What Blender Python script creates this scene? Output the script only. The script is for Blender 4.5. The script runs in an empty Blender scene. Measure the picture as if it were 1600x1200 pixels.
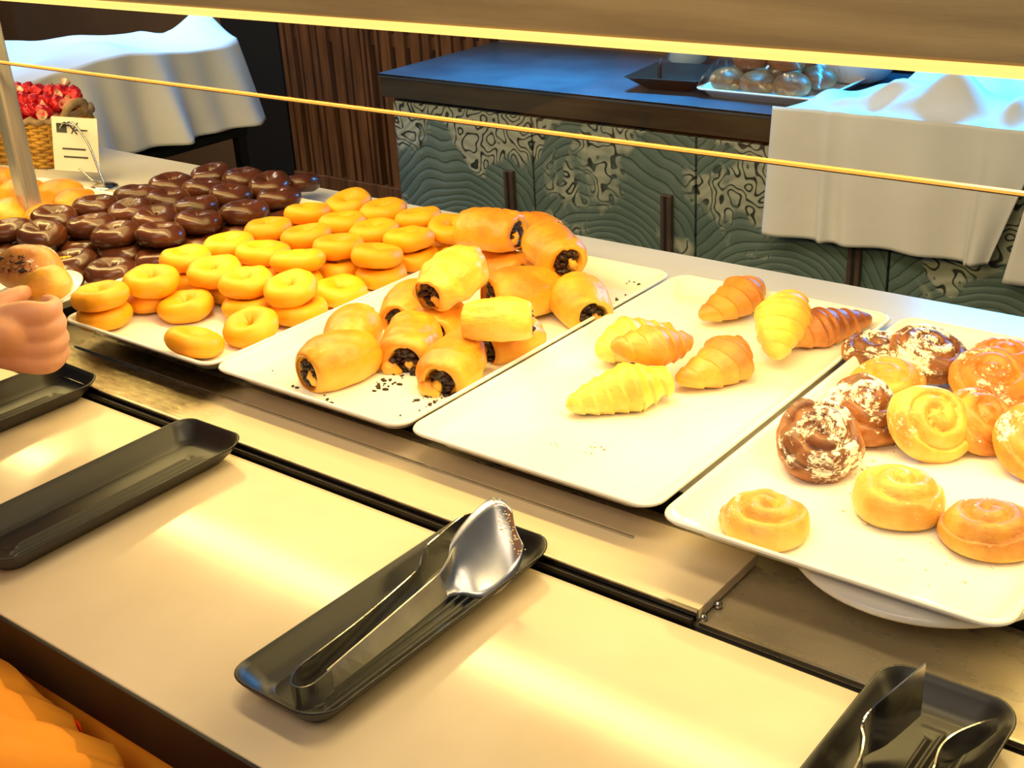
import bpy, bmesh, math, random
from mathutils import Vector, Matrix, noise
random.seed(7)
scn = bpy.context.scene
C = scn.collection
PI = math.pi
# ------------------------------------------------------------------ camera
# metres; x runs along the buffet, y away from the customer, z = 0 is the top of the cream ledge
yaw, pit, rol, fpx = -0.68815436, 0.42978872, -0.0590789, 1967.2
fw = Vector((math.sin(yaw)*math.cos(pit), math.cos(yaw)*math.cos(pit), -math.sin(pit)))
rt = fw.cross(Vector((0, 0, 1))).normalized(); up = rt.cross(fw)
r2 = rt*math.cos(rol)+up*math.sin(rol); u2 = -rt*math.sin(rol)+up*math.cos(rol)
cam = bpy.data.objects.new('camera', bpy.data.cameras.new('camera')); C.objects.link(cam)
M = Matrix((r2, u2, -fw)).transposed().to_4x4(); M.translation = Vector((0, 0, .67))
cam.matrix_world = M
cam.data.sensor_width = 36; cam.data.lens = fpx/1600*36; cam.data.clip_start = .02
scn.camera = cam
# ------------------------------------------------------------------ world, lights, exposure
W = bpy.data.worlds.new('world'); scn.world = W; W.use_nodes = True
W.node_tree.nodes['Background'].inputs[0].default_value = (.62, .78, 1, 1)
W.node_tree.nodes['Background'].inputs[1].default_value = .10
scn.view_settings.view_transform = 'Standard'; scn.view_settings.look = 'None'
scn.view_settings.gamma = 1; scn.view_settings.use_curve_mapping = False
scn.view_settings.exposure = 0.0
def area(name, loc, size, power, col, rot=(0, 0, 0), spread=180):
    l = bpy.data.lights.new(name, 'AREA'); l.shape = 'RECTANGLE'; l.size, l.size_y = size
    l.energy = power; l.color = col; l.spread = math.radians(spread)
    o = bpy.data.objects.new(name, l); C.objects.link(o); o.location = loc; o.rotation_euler = rot
    return o
area('heat_lamp_light', (-1.1, 1.103, .436), (3.0, .034), 15, (1, .73, .26))
area('ledge_downlight', (-.75, .72, 1.45), (.9, .16), 10, (1, .78, .42))
area('heat_lamp_light_rear', (-1.1, 1.255, .436), (3.0, .16), 7.5, (1, .73, .26))
area('room_light_customer_side', (-.4, -.5, 1.5), (1.6, .8), 13, (1, .82, .58), (math.radians(35), 0, math.radians(10)))
area('back_fill_light', (-2.0, 1.25, 1.15), (3.0, .25), 10, (1, .80, .52), (math.radians(56), 0, 0), 110)  # added fill that brightens the cloth fronts and cabinets at the back
area('ceiling_spot_blue_right', (-.85, 3.17, .62), (.5, .10), 15, (.005, .42, 1), (math.radians(-38), 0, 0), 110)
area('left_wall_fill_light', (-4.6, 2.3, 1.7), (.6, .6), 22, (1, .78, .55))  # unseen source added to lift the brown wall behind the trolley
area('ceiling_spot_blue_centre', (-1.95, 2.66, 1.5), (.9, .10), 9, (.04, .52, 1), (0, 0, 0), 34)
area('ceiling_spot_blue_left', (-3.2, 2.2, 1.5), (.9, .5), 12, (.12, .46, 1), (0, 0, 0), 60)

# ------------------------------------------------------------------ materials
def lin(c): return tuple(((v/255)/12.92 if v/255 <= .04045 else ((v/255+.055)/1.055)**2.4) for v in c)+(1,)
class N:
    def __init__(s, name):
        s.m = bpy.data.materials.new(name); s.m.use_nodes = True; s.t = s.m.node_tree
        s.b = s.t.nodes['Principled BSDF']
    def n(s, ty, **k):
        d = s.t.nodes.new(ty)
        for a, v in k.items():
            if a.startswith('i_'):
                key = a[2:]; key = int(key) if key.isdigit() else key
                d.inputs[key].default_value = v
            else: setattr(d, a, v)
        return d
    def l(s, a, b): s.t.links.new(a, b)
    def coords(s, scale=(1, 1, 1)):
        tc = s.n('ShaderNodeTexCoord'); mp = s.n('ShaderNodeMapping'); mp.inputs['Scale'].default_value = scale
        s.l(tc.outputs['Object'], mp.inputs[0]); return mp.outputs[0]
    def ramp(s, fac, stops):
        r = s.n('ShaderNodeValToRGB'); e = r.color_ramp.elements
        while len(e) < len(stops): e.new(.5)
        for q, (p, c) in zip(e, stops): q.position = p; q.color = c
        s.l(fac, r.inputs[0]); return r.outputs[0]
    def noise(s, vec, scale, detail=4, rough=.55, dist=0):
        t = s.n('ShaderNodeTexNoise'); t.inputs['Scale'].default_value = scale; t.inputs['Detail'].default_value = detail
        t.inputs['Roughness'].default_value = rough; t.inputs['Distortion'].default_value = dist
        s.l(vec, t.inputs['Vector']); return t.outputs[0]
    def bump(s, h, strength=.3, dist=.002):
        b = s.n('ShaderNodeBump'); b.inputs['Strength'].default_value = strength; b.inputs['Distance'].default_value = dist
        s.l(h, b.inputs['Height']); s.l(b.outputs[0], s.b.inputs['Normal']); return b
    def mix(s, f, a, b, mode='MIX'):
        m = s.n('ShaderNodeMix', data_type='RGBA', blend_type=mode)
        for i, v in ((0, f), (6, a), (7, b)):
            if hasattr(v, 'is_output'): s.l(v, m.inputs[i])
            else: m.inputs[i].default_value = v
        return m.outputs[2]
    def set(s, **k):
        for a, v in k.items(): s.b.inputs[a.replace('_', ' ')].default_value = v
        return s
def simple(name, c1, c2, scale=8, rough=.5, metal=0, coat=0, bump=0, bscale=None, bdist=.001, stretch=(1, 1, 1), sss=0, lo=.35, hi=.65, rvar=0):
    s = N(name); v = s.coords(stretch); f = s.noise(v, scale)
    s.l(s.ramp(f, [(lo, lin(c1)), (hi, lin(c2))]), s.b.inputs['Base Color'])
    s.set(Roughness=rough, Metallic=metal)
    if coat: s.set(Coat_Weight=coat, Coat_Roughness=.12)
    if bump: s.bump(s.noise(v, bscale or scale*4), bump, bdist)
    if rvar:
        mr = s.n('ShaderNodeMapRange'); mr.inputs[3].default_value = rough-rvar; mr.inputs[4].default_value = rough+rvar
        s.l(f, mr.inputs[0]); s.l(mr.outputs[0], s.b.inputs['Roughness'])
    if sss: s.set(Subsurface_Weight=sss, Subsurface_Scale=.01); s.b.inputs['Subsurface Radius'].default_value = (1, .5, .2)
    return s.m
MT = {}
MT['melamine'] = simple('white_melamine', (240, 238, 232), (246, 244, 238), 6, .22, coat=.3)
MT['black_mel'] = simple('black_melamine', (20, 16, 14), (28, 23, 20), 14, .40, bump=.15, bscale=300, bdist=.0004)
MT['ledge'] = simple('cream_laminate', (210, 190, 158), (220, 201, 171), 5, .14, bump=.03, bscale=40, rvar=.03)
MT['slab'] = simple('pale_counter_slab', (214, 210, 204), (224, 220, 214), 5, .3)
MT['blacktrim'] = simple('black_anodised_edge', (20, 18, 18), (26, 23, 22), 20, .5)
MT['darkmetal'] = simple('dark_metal', (26, 23, 20), (40, 35, 29), 12, .4, metal=.6)
MT['brush'] = simple('brushed_steel', (150, 140, 122), (176, 166, 148), 10, .3, metal=1, bump=.12, bscale=60, stretch=(1, 12, 12), rvar=.08)
MT['hood'] = simple('brushed_brass_steel', (150, 134, 102), (176, 158, 120), 3, .5, metal=.25, bump=.15, bscale=50, stretch=(1, 14, 14), rvar=.08)
MT['steel'] = simple('polished_steel', (186, 184, 180), (205, 203, 200), 30, .16, metal=1, rvar=.07)
MT['bladesteel'] = simple('worn_blade_steel', (196, 192, 186), (214, 211, 206), 30, .30, metal=1, bump=.1, bscale=200, bdist=.0004)
MT['postmetal'] = simple('satin_post_steel', (170, 164, 156), (188, 182, 172), 10, .32, metal=.7, stretch=(14, 14, 1))
MT['donut'] = simple('golden_donut_dough', (238, 158, 12), (244, 172, 20), 14, .5, bump=.25, bscale=60, bdist=.0008, sss=.12)
MT['choc'] = simple('chocolate_glaze', (66, 31, 16), (86, 43, 24), 16, .27, coat=.15, bump=.10, bscale=30, bdist=.002)
MT['filling'] = simple('dark_chocolate_filling', (34, 16, 12), (62, 34, 24), 120, .35, bump=.8, bscale=260, bdist=.002)
MT['crumb'] = simple('chocolate_crumb', (40, 18, 12), (66, 36, 22), 60, .6)
MT['flake'] = simple('pale_crumb', (232, 210, 160), (246, 236, 214), 60, .8)
def pastry(name, pale, gold, brown, cover=.5, powder=0, scale=16, streak=1):
    s = N(name); v = s.coords((1, 1, 1)); v2 = s.coords((1, 1, 2.2))
    tc = s.n('ShaderNodeTexCoord'); sp = s.n('ShaderNodeSeparateXYZ'); s.l(tc.outputs['Normal'], sp.inputs[0])
    f = s.noise(v, scale, 6, .6)
    add = s.n('ShaderNodeMath', operation='MULTIPLY_ADD'); s.l(sp.outputs[2], add.inputs[0]); add.inputs[1].default_value = .22
    s.l(f, add.inputs[2])
    a = .62-.3*cover
    col = s.ramp(add.outputs[0], [(a-.14, lin(pale)), (a+.05, lin(gold)), (a+.28, lin(brown))])
    if powder:
        p = s.noise(v2, 120, 8, .8); q = s.noise(v, 26, 3)
        mm = s.n('ShaderNodeMath', operation='MULTIPLY'); s.l(p, mm.inputs[0]); s.l(q, mm.inputs[1])
        m3 = s.n('ShaderNodeMath', operation='MULTIPLY_ADD'); s.l(sp.outputs[2], m3.inputs[0]); m3.inputs[1].default_value = .05; s.l(mm.outputs[0], m3.inputs[2])
        t = .40-.085*powder
        pm = s.ramp(m3.outputs[0], [(t, (0, 0, 0, 1)), (t+.03, (1, 1, 1, 1))])
        col = s.mix(pm, col, lin((250, 240, 222)))
    s.l(col, s.b.inputs['Base Color'])
    s.set(Roughness=.42, Coat_Weight=.15, Coat_Roughness=.3)
    s.bump(s.noise(s.coords((1, 1, 1.8)), scale*4.5, 6, .65), .75, .0026)
    return s.m
MT['bun_pale'] = pastry('pale_spiral_dough', (246, 206, 116), (238, 182, 80), (204, 136, 54), .30, .3)
MT['bun_gold'] = pastry('golden_spiral_dough', (242, 194, 96), (228, 160, 62), (184, 110, 44), .58, .45)
MT['bun_brown'] = pastry('browned_spiral_dough', (222, 160, 82), (176, 108, 50), (104, 56, 28), .78, 1.25)
MT['bun_orange'] = pastry('orange_spiral_dough', (242, 184, 82), (230, 154, 56), (190, 112, 44), .6, .7)
MT['cro_pale'] = pastry('pale_croissant_dough', (248, 214, 116), (244, 196, 80), (222, 158, 60), .3, 0, 12)
MT['cro_gold'] = pastry('golden_croissant_dough', (244, 190, 84), (230, 160, 56), (196, 116, 46), .55, 0, 12)
MT['cro_brown'] = pastry('browned_croissant_dough', (232, 166, 76), (206, 130, 54), (150, 82, 36), .7, 0, 14)
MT['roll'] = pastry('golden_roll_dough', (244, 188, 72), (238, 162, 38), (206, 116, 26), .5, 0, 9)
MT['rollpale'] = pastry('broken_roll_dough', (248, 204, 96), (242, 180, 58), (216, 136, 38), .3, 0, 14)
MT['bread'] = pastry('dinner_roll_crust', (176, 122, 72), (146, 92, 50), (104, 62, 32), .5, 0, 10)
MT['cloth'] = simple('white_cotton_cloth', (226, 224, 220), (236, 234, 230), 5, .85, bump=.1, bscale=900, bdist=.0002)
MT['topsteel'] = simple('dark_worktop_steel', (60, 68, 84), (76, 84, 100), 6, .38, rvar=.06)
MT['apron'] = simple('bronze_apron_metal', (84, 74, 62), (110, 98, 80), 3, .35, metal=.6, stretch=(1, 8, 8))
MT['carcass'] = simple('dark_cabinet_carcass', (22, 22, 22), (30, 30, 30), 8, .6)
MT['bronze'] = simple('bronze_handle', (84, 66, 58), (106, 88, 78), 10, .4, metal=.3)
MT['slat'] = simple('brown_wood_slat', (96, 62, 34), (138, 92, 54), 7, .45, stretch=(6, 6, .6))
MT['wallbrown'] = simple('brown_painted_wall', (104, 78, 52), (118, 90, 62), 2, .7)
MT['wallblack'] = simple('black_wall', (20, 18, 17), (27, 24, 22), 3, .7)
MT['floor'] = simple('dark_floor_tile', (60, 46, 34), (80, 62, 46), 4, .4)
MT['frontwood'] = simple('amber_wood_panel', (248, 176, 40), (252, 190, 60), 4, .5, stretch=(1, 1, 8))
MT['wicker'] = simple('yellow_wicker', (150, 104, 30), (196, 146, 52), 40, .6, bump=.5, bscale=120)
MT['braid'] = simple('dry_braid', (120, 96, 70), (156, 130, 98), 40, .8, bump=.5, bscale=120)
MT['foil'] = simple('red_foil', (196, 22, 38), (232, 60, 70), 60, .25, metal=.5, bump=.9, bscale=90, bdist=.004)
MT['foilpink'] = simple('pale_twisted_foil', (240, 170, 160), (250, 214, 200), 60, .35, metal=.3)
MT['card'] = simple('white_paper_card', (222, 214, 206), (230, 222, 214), 3, .8)
MT['ink'] = simple('grey_ink', (58, 62, 60), (72, 76, 72), 30, .8)
MT['skin'] = simple('warm_skin', (214, 150, 112), (226, 166, 128), 14, .5, bump=.3, bscale=60, sss=.15)
MT['orange'] = simple('orange_cloth', (236, 142, 20), (246, 158, 34), 5, .8, bump=.2, bscale=400, bdist=.0004)
MT['coral'] = simple('coral_trim', (250, 84, 16), (255, 98, 26), 5, .8)
MT['hair'] = simple('dark_hair', (38, 26, 18), (54, 38, 28), 40, .6)
MT['yogurt'] = simple('cream_dessert', (232, 220, 186), (240, 230, 200), 10, .5)
MT['bowl'] = simple('white_bowl', (214, 206, 200), (222, 214, 208), 10, .3)
s = N('clear_glass')
_m = s.n('ShaderNodeMixShader'); _t = s.n('ShaderNodeBsdfTransparent'); _t.inputs[0].default_value = (.97, .985, .98, 1); _g = s.n('ShaderNodeBsdfGlossy'); _g.inputs['Roughness'].default_value = .02
_f = s.n('ShaderNodeLayerWeight'); _p = s.n('ShaderNodeMath', operation='POWER'); _p.inputs[1].default_value = 4; s.l(_f.outputs['Facing'], _p.inputs[0]); _q = s.n('ShaderNodeMath', operation='MULTIPLY_ADD'); s.l(_p.outputs[0], _q.inputs[0]); _q.inputs[1].default_value = .35; _q.inputs[2].default_value = .015
s.l(_q.outputs[0], _m.inputs[0]); s.l(_t.outputs[0], _m.inputs[1]); s.l(_g.outputs[0], _m.inputs[2]); s.l(_m.outputs[0], s.t.nodes['Material Output'].inputs[0]); MT['glass'] = s.m
s = N('jar_glass'); s.set(Roughness=.05, IOR=1.3, Transmission_Weight=.95); s.b.inputs['Base Color'].default_value = (.8, .9, .95, 1); MT['jar'] = s.m
s = N('glass_edge'); s.set(Roughness=.3, Metallic=.0); s.b.inputs['Base Color'].default_value = lin((196, 140, 84)); MT['gedge'] = s.m  # gold highlight of the pane's lower edge put into the base colour
s = N('thin_plastic_film')
mixn = s.n('ShaderNodeMixShader'); tr = s.n('ShaderNodeBsdfTransparent'); gl = s.n('ShaderNodeBsdfGlossy'); gl.inputs['Roughness'].default_value = .2
mr = s.ramp(s.noise(s.coords((1, 3, 1)), 26, 3, .5, 1.5), [(.54, (.015, .015, .015, 1)), (.66, (.22, .22, .22, 1))])
s.l(mr, mixn.inputs[0]); s.l(tr.outputs[0], mixn.inputs[1]); s.l(gl.outputs[0], mixn.inputs[2]); s.l(mixn.outputs[0], s.t.nodes['Material Output'].inputs[0]); MT['film'] = s.m
def emis(name, col, st):
    s = N(name); s.b.inputs['Base Color'].default_value = (0, 0, 0, 1)
    s.b.inputs['Emission Color'].default_value = col; s.b.inputs['Emission Strength'].default_value = st; return s.m
MT['led'] = emis('warm_lamp_tube', (1, .56, .14, 1), 1.7)
# scratched steel of the counter surround
def scratched(name):
    s = N(name); v = s.coords((1, 2.2, 1)); f = s.noise(v, 9, 5)
    s.l(s.ramp(f, [(.3, lin((176, 162, 134))), (.7, lin((190, 176, 148)))]), s.b.inputs['Base Color'])
    w = s.n('ShaderNodeTexWave', wave_type='BANDS'); w.inputs['Scale'].default_value = 14; w.inputs['Distortion'].default_value = 22; w.inputs['Detail'].default_value = 4; w.inputs['Detail Scale'].default_value = 2.5
    s.l(v, w.inputs[0])
    lines_ = s.ramp(w.outputs[0], [(.485, (0, 0, 0, 1)), (.5, (1, 1, 1, 1)), (.515, (0, 0, 0, 1))]); mk_ = s.ramp(s.noise(v, 30, 3), [(.58, (0, 0, 0, 1)), (.66, (1, 1, 1, 1))])
    s.l(s.mix(s.mix(1.0, lines_, mk_, 'MULTIPLY'), s.ramp(f, [(.3, lin((176, 162, 132))), (.7, lin((200, 186, 154)))]), lin((236, 226, 200))), s.b.inputs['Base Color'])
    r = s.ramp(s.noise(v, 14, 4), [(.35, (.22, .22, .22, 1)), (.65, (.40, .40, .40, 1))])
    s.l(r, s.b.inputs['Roughness']); s.set(Metallic=.5)
    sc = s.noise(s.coords((6, 40, 1)), 12, 4, .6, .6)
    s.bump(sc, .05, .0004); return s.m
MT['scratch'] = scratched('scratched_steel')
# painted wave doors
def wave_mat():
    s = N('painted_wave_panel'); tc = s.n('ShaderNodeTexCoord')
    oi = s.n('ShaderNodeObjectInfo')
    mp = s.n('ShaderNodeMapping'); s.l(tc.outputs['Object'], mp.inputs[0]); mp.inputs['Scale'].default_value = (1, 0, 1)
    nz = s.n('ShaderNodeTexNoise'); nz.inputs['Scale'].default_value = 3.2; nz.inputs['Detail'].default_value = 2; s.l(mp.outputs[0], nz.inputs[0])
    sub = s.n('ShaderNodeVectorMath', operation='SUBTRACT'); s.l(nz.outputs[1], sub.inputs[0]); sub.inputs[1].default_value = (.5, .5, .5)
    scl = s.n('ShaderNodeVectorMath', operation='SCALE'); s.l(sub.outputs[0], scl.inputs[0]); scl.inputs['Scale'].default_value = .16
    ad = s.n('ShaderNodeVectorMath', operation='ADD'); s.l(mp.outputs[0], ad.inputs[0]); s.l(scl.outputs[0], ad.inputs[1])
    ofs = s.n('ShaderNodeVectorMath', operation='ADD'); s.l(ad.outputs[0], ofs.inputs[0]); ofs.inputs[1].default_value = (.02, 0, .42)
    s.l(oi.outputs['Random'], nz.inputs['W']) if 'W' in nz.inputs and False else None
    w = s.n('ShaderNodeTexWave', wave_type='RINGS', rings_direction='Y'); w.inputs['Scale'].default_value = 13; w.inputs['Distortion'].default_value = 1.6; w.inputs['Detail'].default_value = 2; w.inputs['Detail Scale'].default_value = 1.5
    s.l(ofs.outputs[0], w.inputs[0])
    lines = s.ramp(w.outputs[0], [(.0, (1, 1, 1, 1)), (.10, (0, 0, 0, 1))])
    base = s.ramp(s.noise(mp.outputs[0], 5, 3), [(.3, lin((86, 106, 102))), (.7, lin((112, 130, 124)))])
    c = s.mix(lines, base, lin((58, 80, 74)))
    # foam curls
    cv = s.n('ShaderNodeTexWave', wave_type='BANDS'); cv.bands_direction = 'DIAGONAL'; cv.inputs['Scale'].default_value = 6; cv.inputs['Distortion'].default_value = 26; cv.inputs['Detail'].default_value = 1.0; cv.inputs['Detail Scale'].default_value = 2.6
    lo_ = s.n('ShaderNodeVectorMath', operation='ADD'); s.l(mp.outputs[0], lo_.inputs[0]); s.l(oi.outputs['Location'], lo_.inputs[1]); s.l(lo_.outputs[0], cv.inputs[0])
    curls = s.ramp(cv.outputs[0], [(.12, lin((50, 56, 52))), (.3, lin((168, 172, 156)))])
    mo_ = s.n('ShaderNodeVectorMath', operation='ADD'); s.l(ofs.outputs[0], mo_.inputs[0]); s.l(oi.outputs['Location'], mo_.inputs[1]); mk = s.noise(mo_.outputs[0], 4.2, 3, .5, .4)
    sp = s.n('ShaderNodeSeparateXYZ'); s.l(mp.outputs[0], sp.inputs[0])
    mm = s.n('ShaderNodeMath', operation='MULTIPLY_ADD'); s.l(sp.outputs[2], mm.inputs[0]); mm.inputs[1].default_value = .55; s.l(mk, mm.inputs[2])
    mask = s.ramp(mm.outputs[0], [(.43, (0, 0, 0, 1)), (.47, (1, 1, 1, 1))])
    c = s.mix(mask, c, curls)
    vo = s.n('ShaderNodeTexVoronoi'); vo.inputs['Scale'].default_value = 42; s.l(mp.outputs[0], vo.inputs[0])
    dots = s.ramp(vo.outputs[0], [(.09, (1, 1, 1, 1)), (.13, (0, 0, 0, 1))])
    dm = s.ramp(mk, [(.5, (0, 0, 0, 1)), (.62, (1, 1, 1, 1))])
    c = s.mix(s.mix(1.0, dots, dm, 'MULTIPLY'), c, lin((170, 176, 160)))
    s.l(c, s.b.inputs['Base Color']); s.set(Roughness=.5)
    s.bump(w.outputs[0], .3, .004); return s.m
MT['wave'] = wave_mat()

# ------------------------------------------------------------------ helpers
def link(name, me, mat=None, parent=None, smooth=True, loc=None):
    if mat is not None:
        for m_ in (mat if isinstance(mat, (list, tuple)) else [mat]): me.materials.append(MT[m_] if isinstance(m_, str) else m_)
    if smooth:
        for p in me.polygons: p.use_smooth = True
    o = bpy.data.objects.new(name, me); C.objects.link(o)
    if parent: o.parent = parent
    if loc: o.location = loc
    return o
def tag(o, label, cat, group=None, kind=None):
    o['label'] = label; o['category'] = cat
    if group: o['group'] = group
    if kind: o['kind'] = kind
    return o
def thing(name, label, cat, loc=(0, 0, 0), rot=(0, 0, 0), group=None):
    o = bpy.data.objects.new(name, None); C.objects.link(o); o.empty_display_size = .05
    o.location = loc; o.rotation_euler = rot; return tag(o, label, cat, group)
def mesh(v, f, name='mesh'):
    m = bpy.data.meshes.new(name); m.from_pydata([tuple(a) for a in v], [], f); m.update(); return m
def boxes(lst, bevel=0, seg=2):
    bm = bmesh.new()
    for (x0, y0, z0, x1, y1, z1) in lst:
        r = bmesh.ops.create_cube(bm, size=1, matrix=Matrix.Translation(((x0+x1)/2, (y0+y1)/2, (z0+z1)/2)) @ Matrix.Diagonal((x1-x0, y1-y0, z1-z0, 1)))
        if bevel:
            es = set(e for v in r['verts'] for e in v.link_edges)
            bmesh.ops.bevel(bm, geom=list(es), offset=bevel, segments=seg, profile=.5, affect='EDGES')
    m = bpy.data.meshes.new('m'); bm.to_mesh(m); bm.free(); return m
def box(name, b, mat, parent=None, bevel=0): return link(name, boxes([b], bevel), mat, parent, smooth=False)
def loft(rings, cap0=True, cap1=True, closed=True):
    n = len(rings[0]); v = [p for r in rings for p in r]; f = []
    for i in range(len(rings)-1):
        for j in range(n if closed else n-1):
            k = (j+1) % n; f.append((i*n+j, i*n+k, (i+1)*n+k, (i+1)*n+j))
    if cap0: f.append(tuple(reversed(range(n))))
    if cap1: f.append(tuple((len(rings)-1)*n+j for j in range(n)))
    return mesh(v, f)
def lathe(prof, n=32, cap0=True, cap1=True):
    return loft([[(r*math.cos(2*PI*j/n), r*math.sin(2*PI*j/n), z) for j in range(n)] for r, z in prof], cap0, cap1)
def tube(pts, r, n=8, closed=False):
    pts = [Vector(p) for p in pts]; rings = []; N_ = len(pts)
    rr = r if isinstance(r, (list, tuple)) else [r]*N_
    ref = Vector((0, 0, 1)); 
    for i, p in enumerate(pts):
        t = (pts[(i+1) % N_ if closed else min(i+1, N_-1)]-pts[(i-1) if (closed or i) else 0]).normalized()
        a = t.cross(ref)
        if a.length < .05: a = t.cross(Vector((1, 0, 0)))
        a.normalize(); b = a.cross(t)
        rings.append([p+(a*math.cos(2*PI*j/n)+b*math.sin(2*PI*j/n))*rr[i] for j in range(n)])
    if closed: rings.append(rings[0])
    return loft(rings, not closed, not closed)
def rrect(hx, hy, r, n=6):
    r = max(min(r, hx-1e-4, hy-1e-4), 1e-4); out = []
    for cx, cy, a0 in ((hx-r, hy-r, 0), (-hx+r, hy-r, 90), (-hx+r, -hy+r, 180), (hx-r, -hy+r, 270)):
        for i in range(n+1):
            a = math.radians(a0+90*i/n); out.append((cx+r*math.cos(a), cy+r*math.sin(a)))
    return out
def join(ms):
    bm = bmesh.new()
    for m in ms: bm.from_mesh(m)
    o = bpy.data.meshes.new('j'); bm.to_mesh(o); bm.free(); return o
def copy_tree(o, **kw):
    c = o.copy(); C.objects.link(c)
    for ch in o.children:
        d = ch.copy(); C.objects.link(d); d.parent = c
        for g in ch.children:
            e = g.copy(); C.objects.link(e); e.parent = d
    return c
def nz(p, s, seed=0): return noise.noise(Vector((p[0]*s+seed*7.3, p[1]*s-seed*3.1, p[2]*s+seed*1.7)))

# ------------------------------------------------------------------ the room
FZ = -.92
fl = box('floor', (-6.5, -1.2, FZ-.05, 2.2, 4.2, FZ), 'floor'); fl['kind'] = 'structure'
w = box('wall_left', (-6.0, -1.2, FZ, -5.9, 4.2, 1.9), 'wallbrown'); w['kind'] = 'structure'
wb = box('wall_back', (-5.9, 3.30, FZ, 2.2, 3.36, 1.9), 'wallbrown'); wb['kind'] = 'structure'
box('dark_panel', (-4.02, 3.24, FZ, -3.70, 3.30, 1.9), 'wallblack', wb)
box('dark_backing', (-3.70, 3.285, FZ, -2.62, 3.30, 1.9), 'wallblack', wb)
box('base_board', (-3.70, 3.235, FZ, -2.62, 3.285, -.58), 'slat', wb, .003)
box('top_rail', (-3.70, 3.262, -.075, -2.62, 3.285, -.03), 'slat', wb, .003)
x = -3.695; rs = random.Random(3); k = 0
while x < -2.66:
    wd = rs.choice((.014, .022, .03, .045)); gap = rs.choice((.008, .012, .012, .026))
    if k and k % 5 == 0: gap = .03
    box('slat', (x, 3.245, -.58, min(x+wd, -2.62), 3.284, 1.2), 'slat', wb, .002); x += wd+gap; k += 1
box('splash_panel', (-2.62, 3.22, -.05, 2.0, 3.30, .5), 'wallbrown', wb)
box('dark_recess', (-1.70, 3.205, -.02, .5, 3.22, .5), 'wallblack', wb)

# ------------------------------------------------------------------ customer ledge
t = thing('serving_ledge', 'long cream laminate customer ledge with black front edge, in front of the trays', 'counter')
box('worktop', (-2.6, .462, -.03, .35, .803, 0), 'ledge', t, .0015)
box('front_edge', (-2.6, .4580, -.058, .35, .4618, -.0005), 'blacktrim', t, .0006)
box('front_panel', (-2.6, .466, FZ, .35, .49, -.03), 'frontwood', t)
# groove and surround
t = thing('steel_counter', 'buffet counter with scratched steel surround and pale stone slab under the pastry trays', 'counter')
box('groove_channel', (-2.6, .803, -.03, .35, .815, -.006), 'blacktrim', t)
box('channel_rail', (-1.95, .806, -.006, -.474, .812, .006), 'darkmetal', t, .001)
box('steel_deck', (-2.6, .815, -.03, .35, .96, -.001), 'scratch', t, .001)
box('deck_lip', (-.47, .813, -.003, .35, .8165, .0015), 'steel', t)
box('well_wall', (-2.6, .96, -.05, .35, .965, .028), 'darkmetal', t)
box('slab', (-2.6, .965, -.02, .35, 1.60, .028), 'slab', t, .003)
box('back_panel', (-2.6, 1.56, FZ, .35, 1.58, -.02), 'darkmetal', t)
box('base_panel', (-2.6, .815, FZ, .35, .86, -.03), 'darkmetal', t)
t = thing('cover_strip', 'raised strip, steel turning to cream along its top, running in front of the trays', 'counter strip')
def strip_mat():
    s = N('cream_to_steel_strip'); v = s.coords((1, 1, 1)); sp = s.n('ShaderNodeSeparateXYZ'); s.l(v, sp.inputs[0])
    n = s.noise(v, 22, 4)
    a = s.n('ShaderNodeMath', operation='MULTIPLY_ADD'); s.l(n, a.inputs[0]); a.inputs[1].default_value = .07; s.l(sp.outputs[0], a.inputs[2])
    mk = s.n('ShaderNodeMapRange'); mk.inputs[1].default_value = -1.185; mk.inputs[2].default_value = -1.135; s.l(a.outputs[0], mk.inputs[0])
    stl = s.ramp(s.noise(s.coords((3, 9, 1)), 16, 7, .7), [(.35, lin((104, 92, 70))), (.62, lin((150, 136, 108))), (.72, lin((220, 205, 170)))])
    s.l(s.mix(mk.outputs[0], stl, lin((210, 190, 158))), s.b.inputs['Base Color'])  # base colour blends from steel to cream along x
    iv = s.n('ShaderNodeMath', operation='SUBTRACT'); iv.inputs[0].default_value = 1; s.l(mk.outputs[0], iv.inputs[1]); s.l(iv.outputs[0], s.b.inputs['Metallic'])
    s.set(Roughness=.3); s.bump(s.noise(s.coords((3, 30, 1)), 12, 8, .8, .6), .15, .001); return s.m
MT['strip'] = strip_mat()
box('strip_top', (-1.52, .8165, .001, -.472, .925, .012), 'strip', t, .0008)
box('front_lip', (-1.52, .813, .001, -.472, .8165, .0125), 'steel', t)
box('back_lip', (-1.52, .884, .012, -.585, .8865, .0145), 'steel', t)
link('corner_screw', lathe([(.004, 0), (.004, .003), (.002, .005)], 12), 'steel', t, loc=(-.4705, .822, .0))
link('corner_screw', lathe([(.004, 0), (.004, .003), (.002, .005)], 12), 'steel', t, loc=(-.4685, .845, .001))

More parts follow.
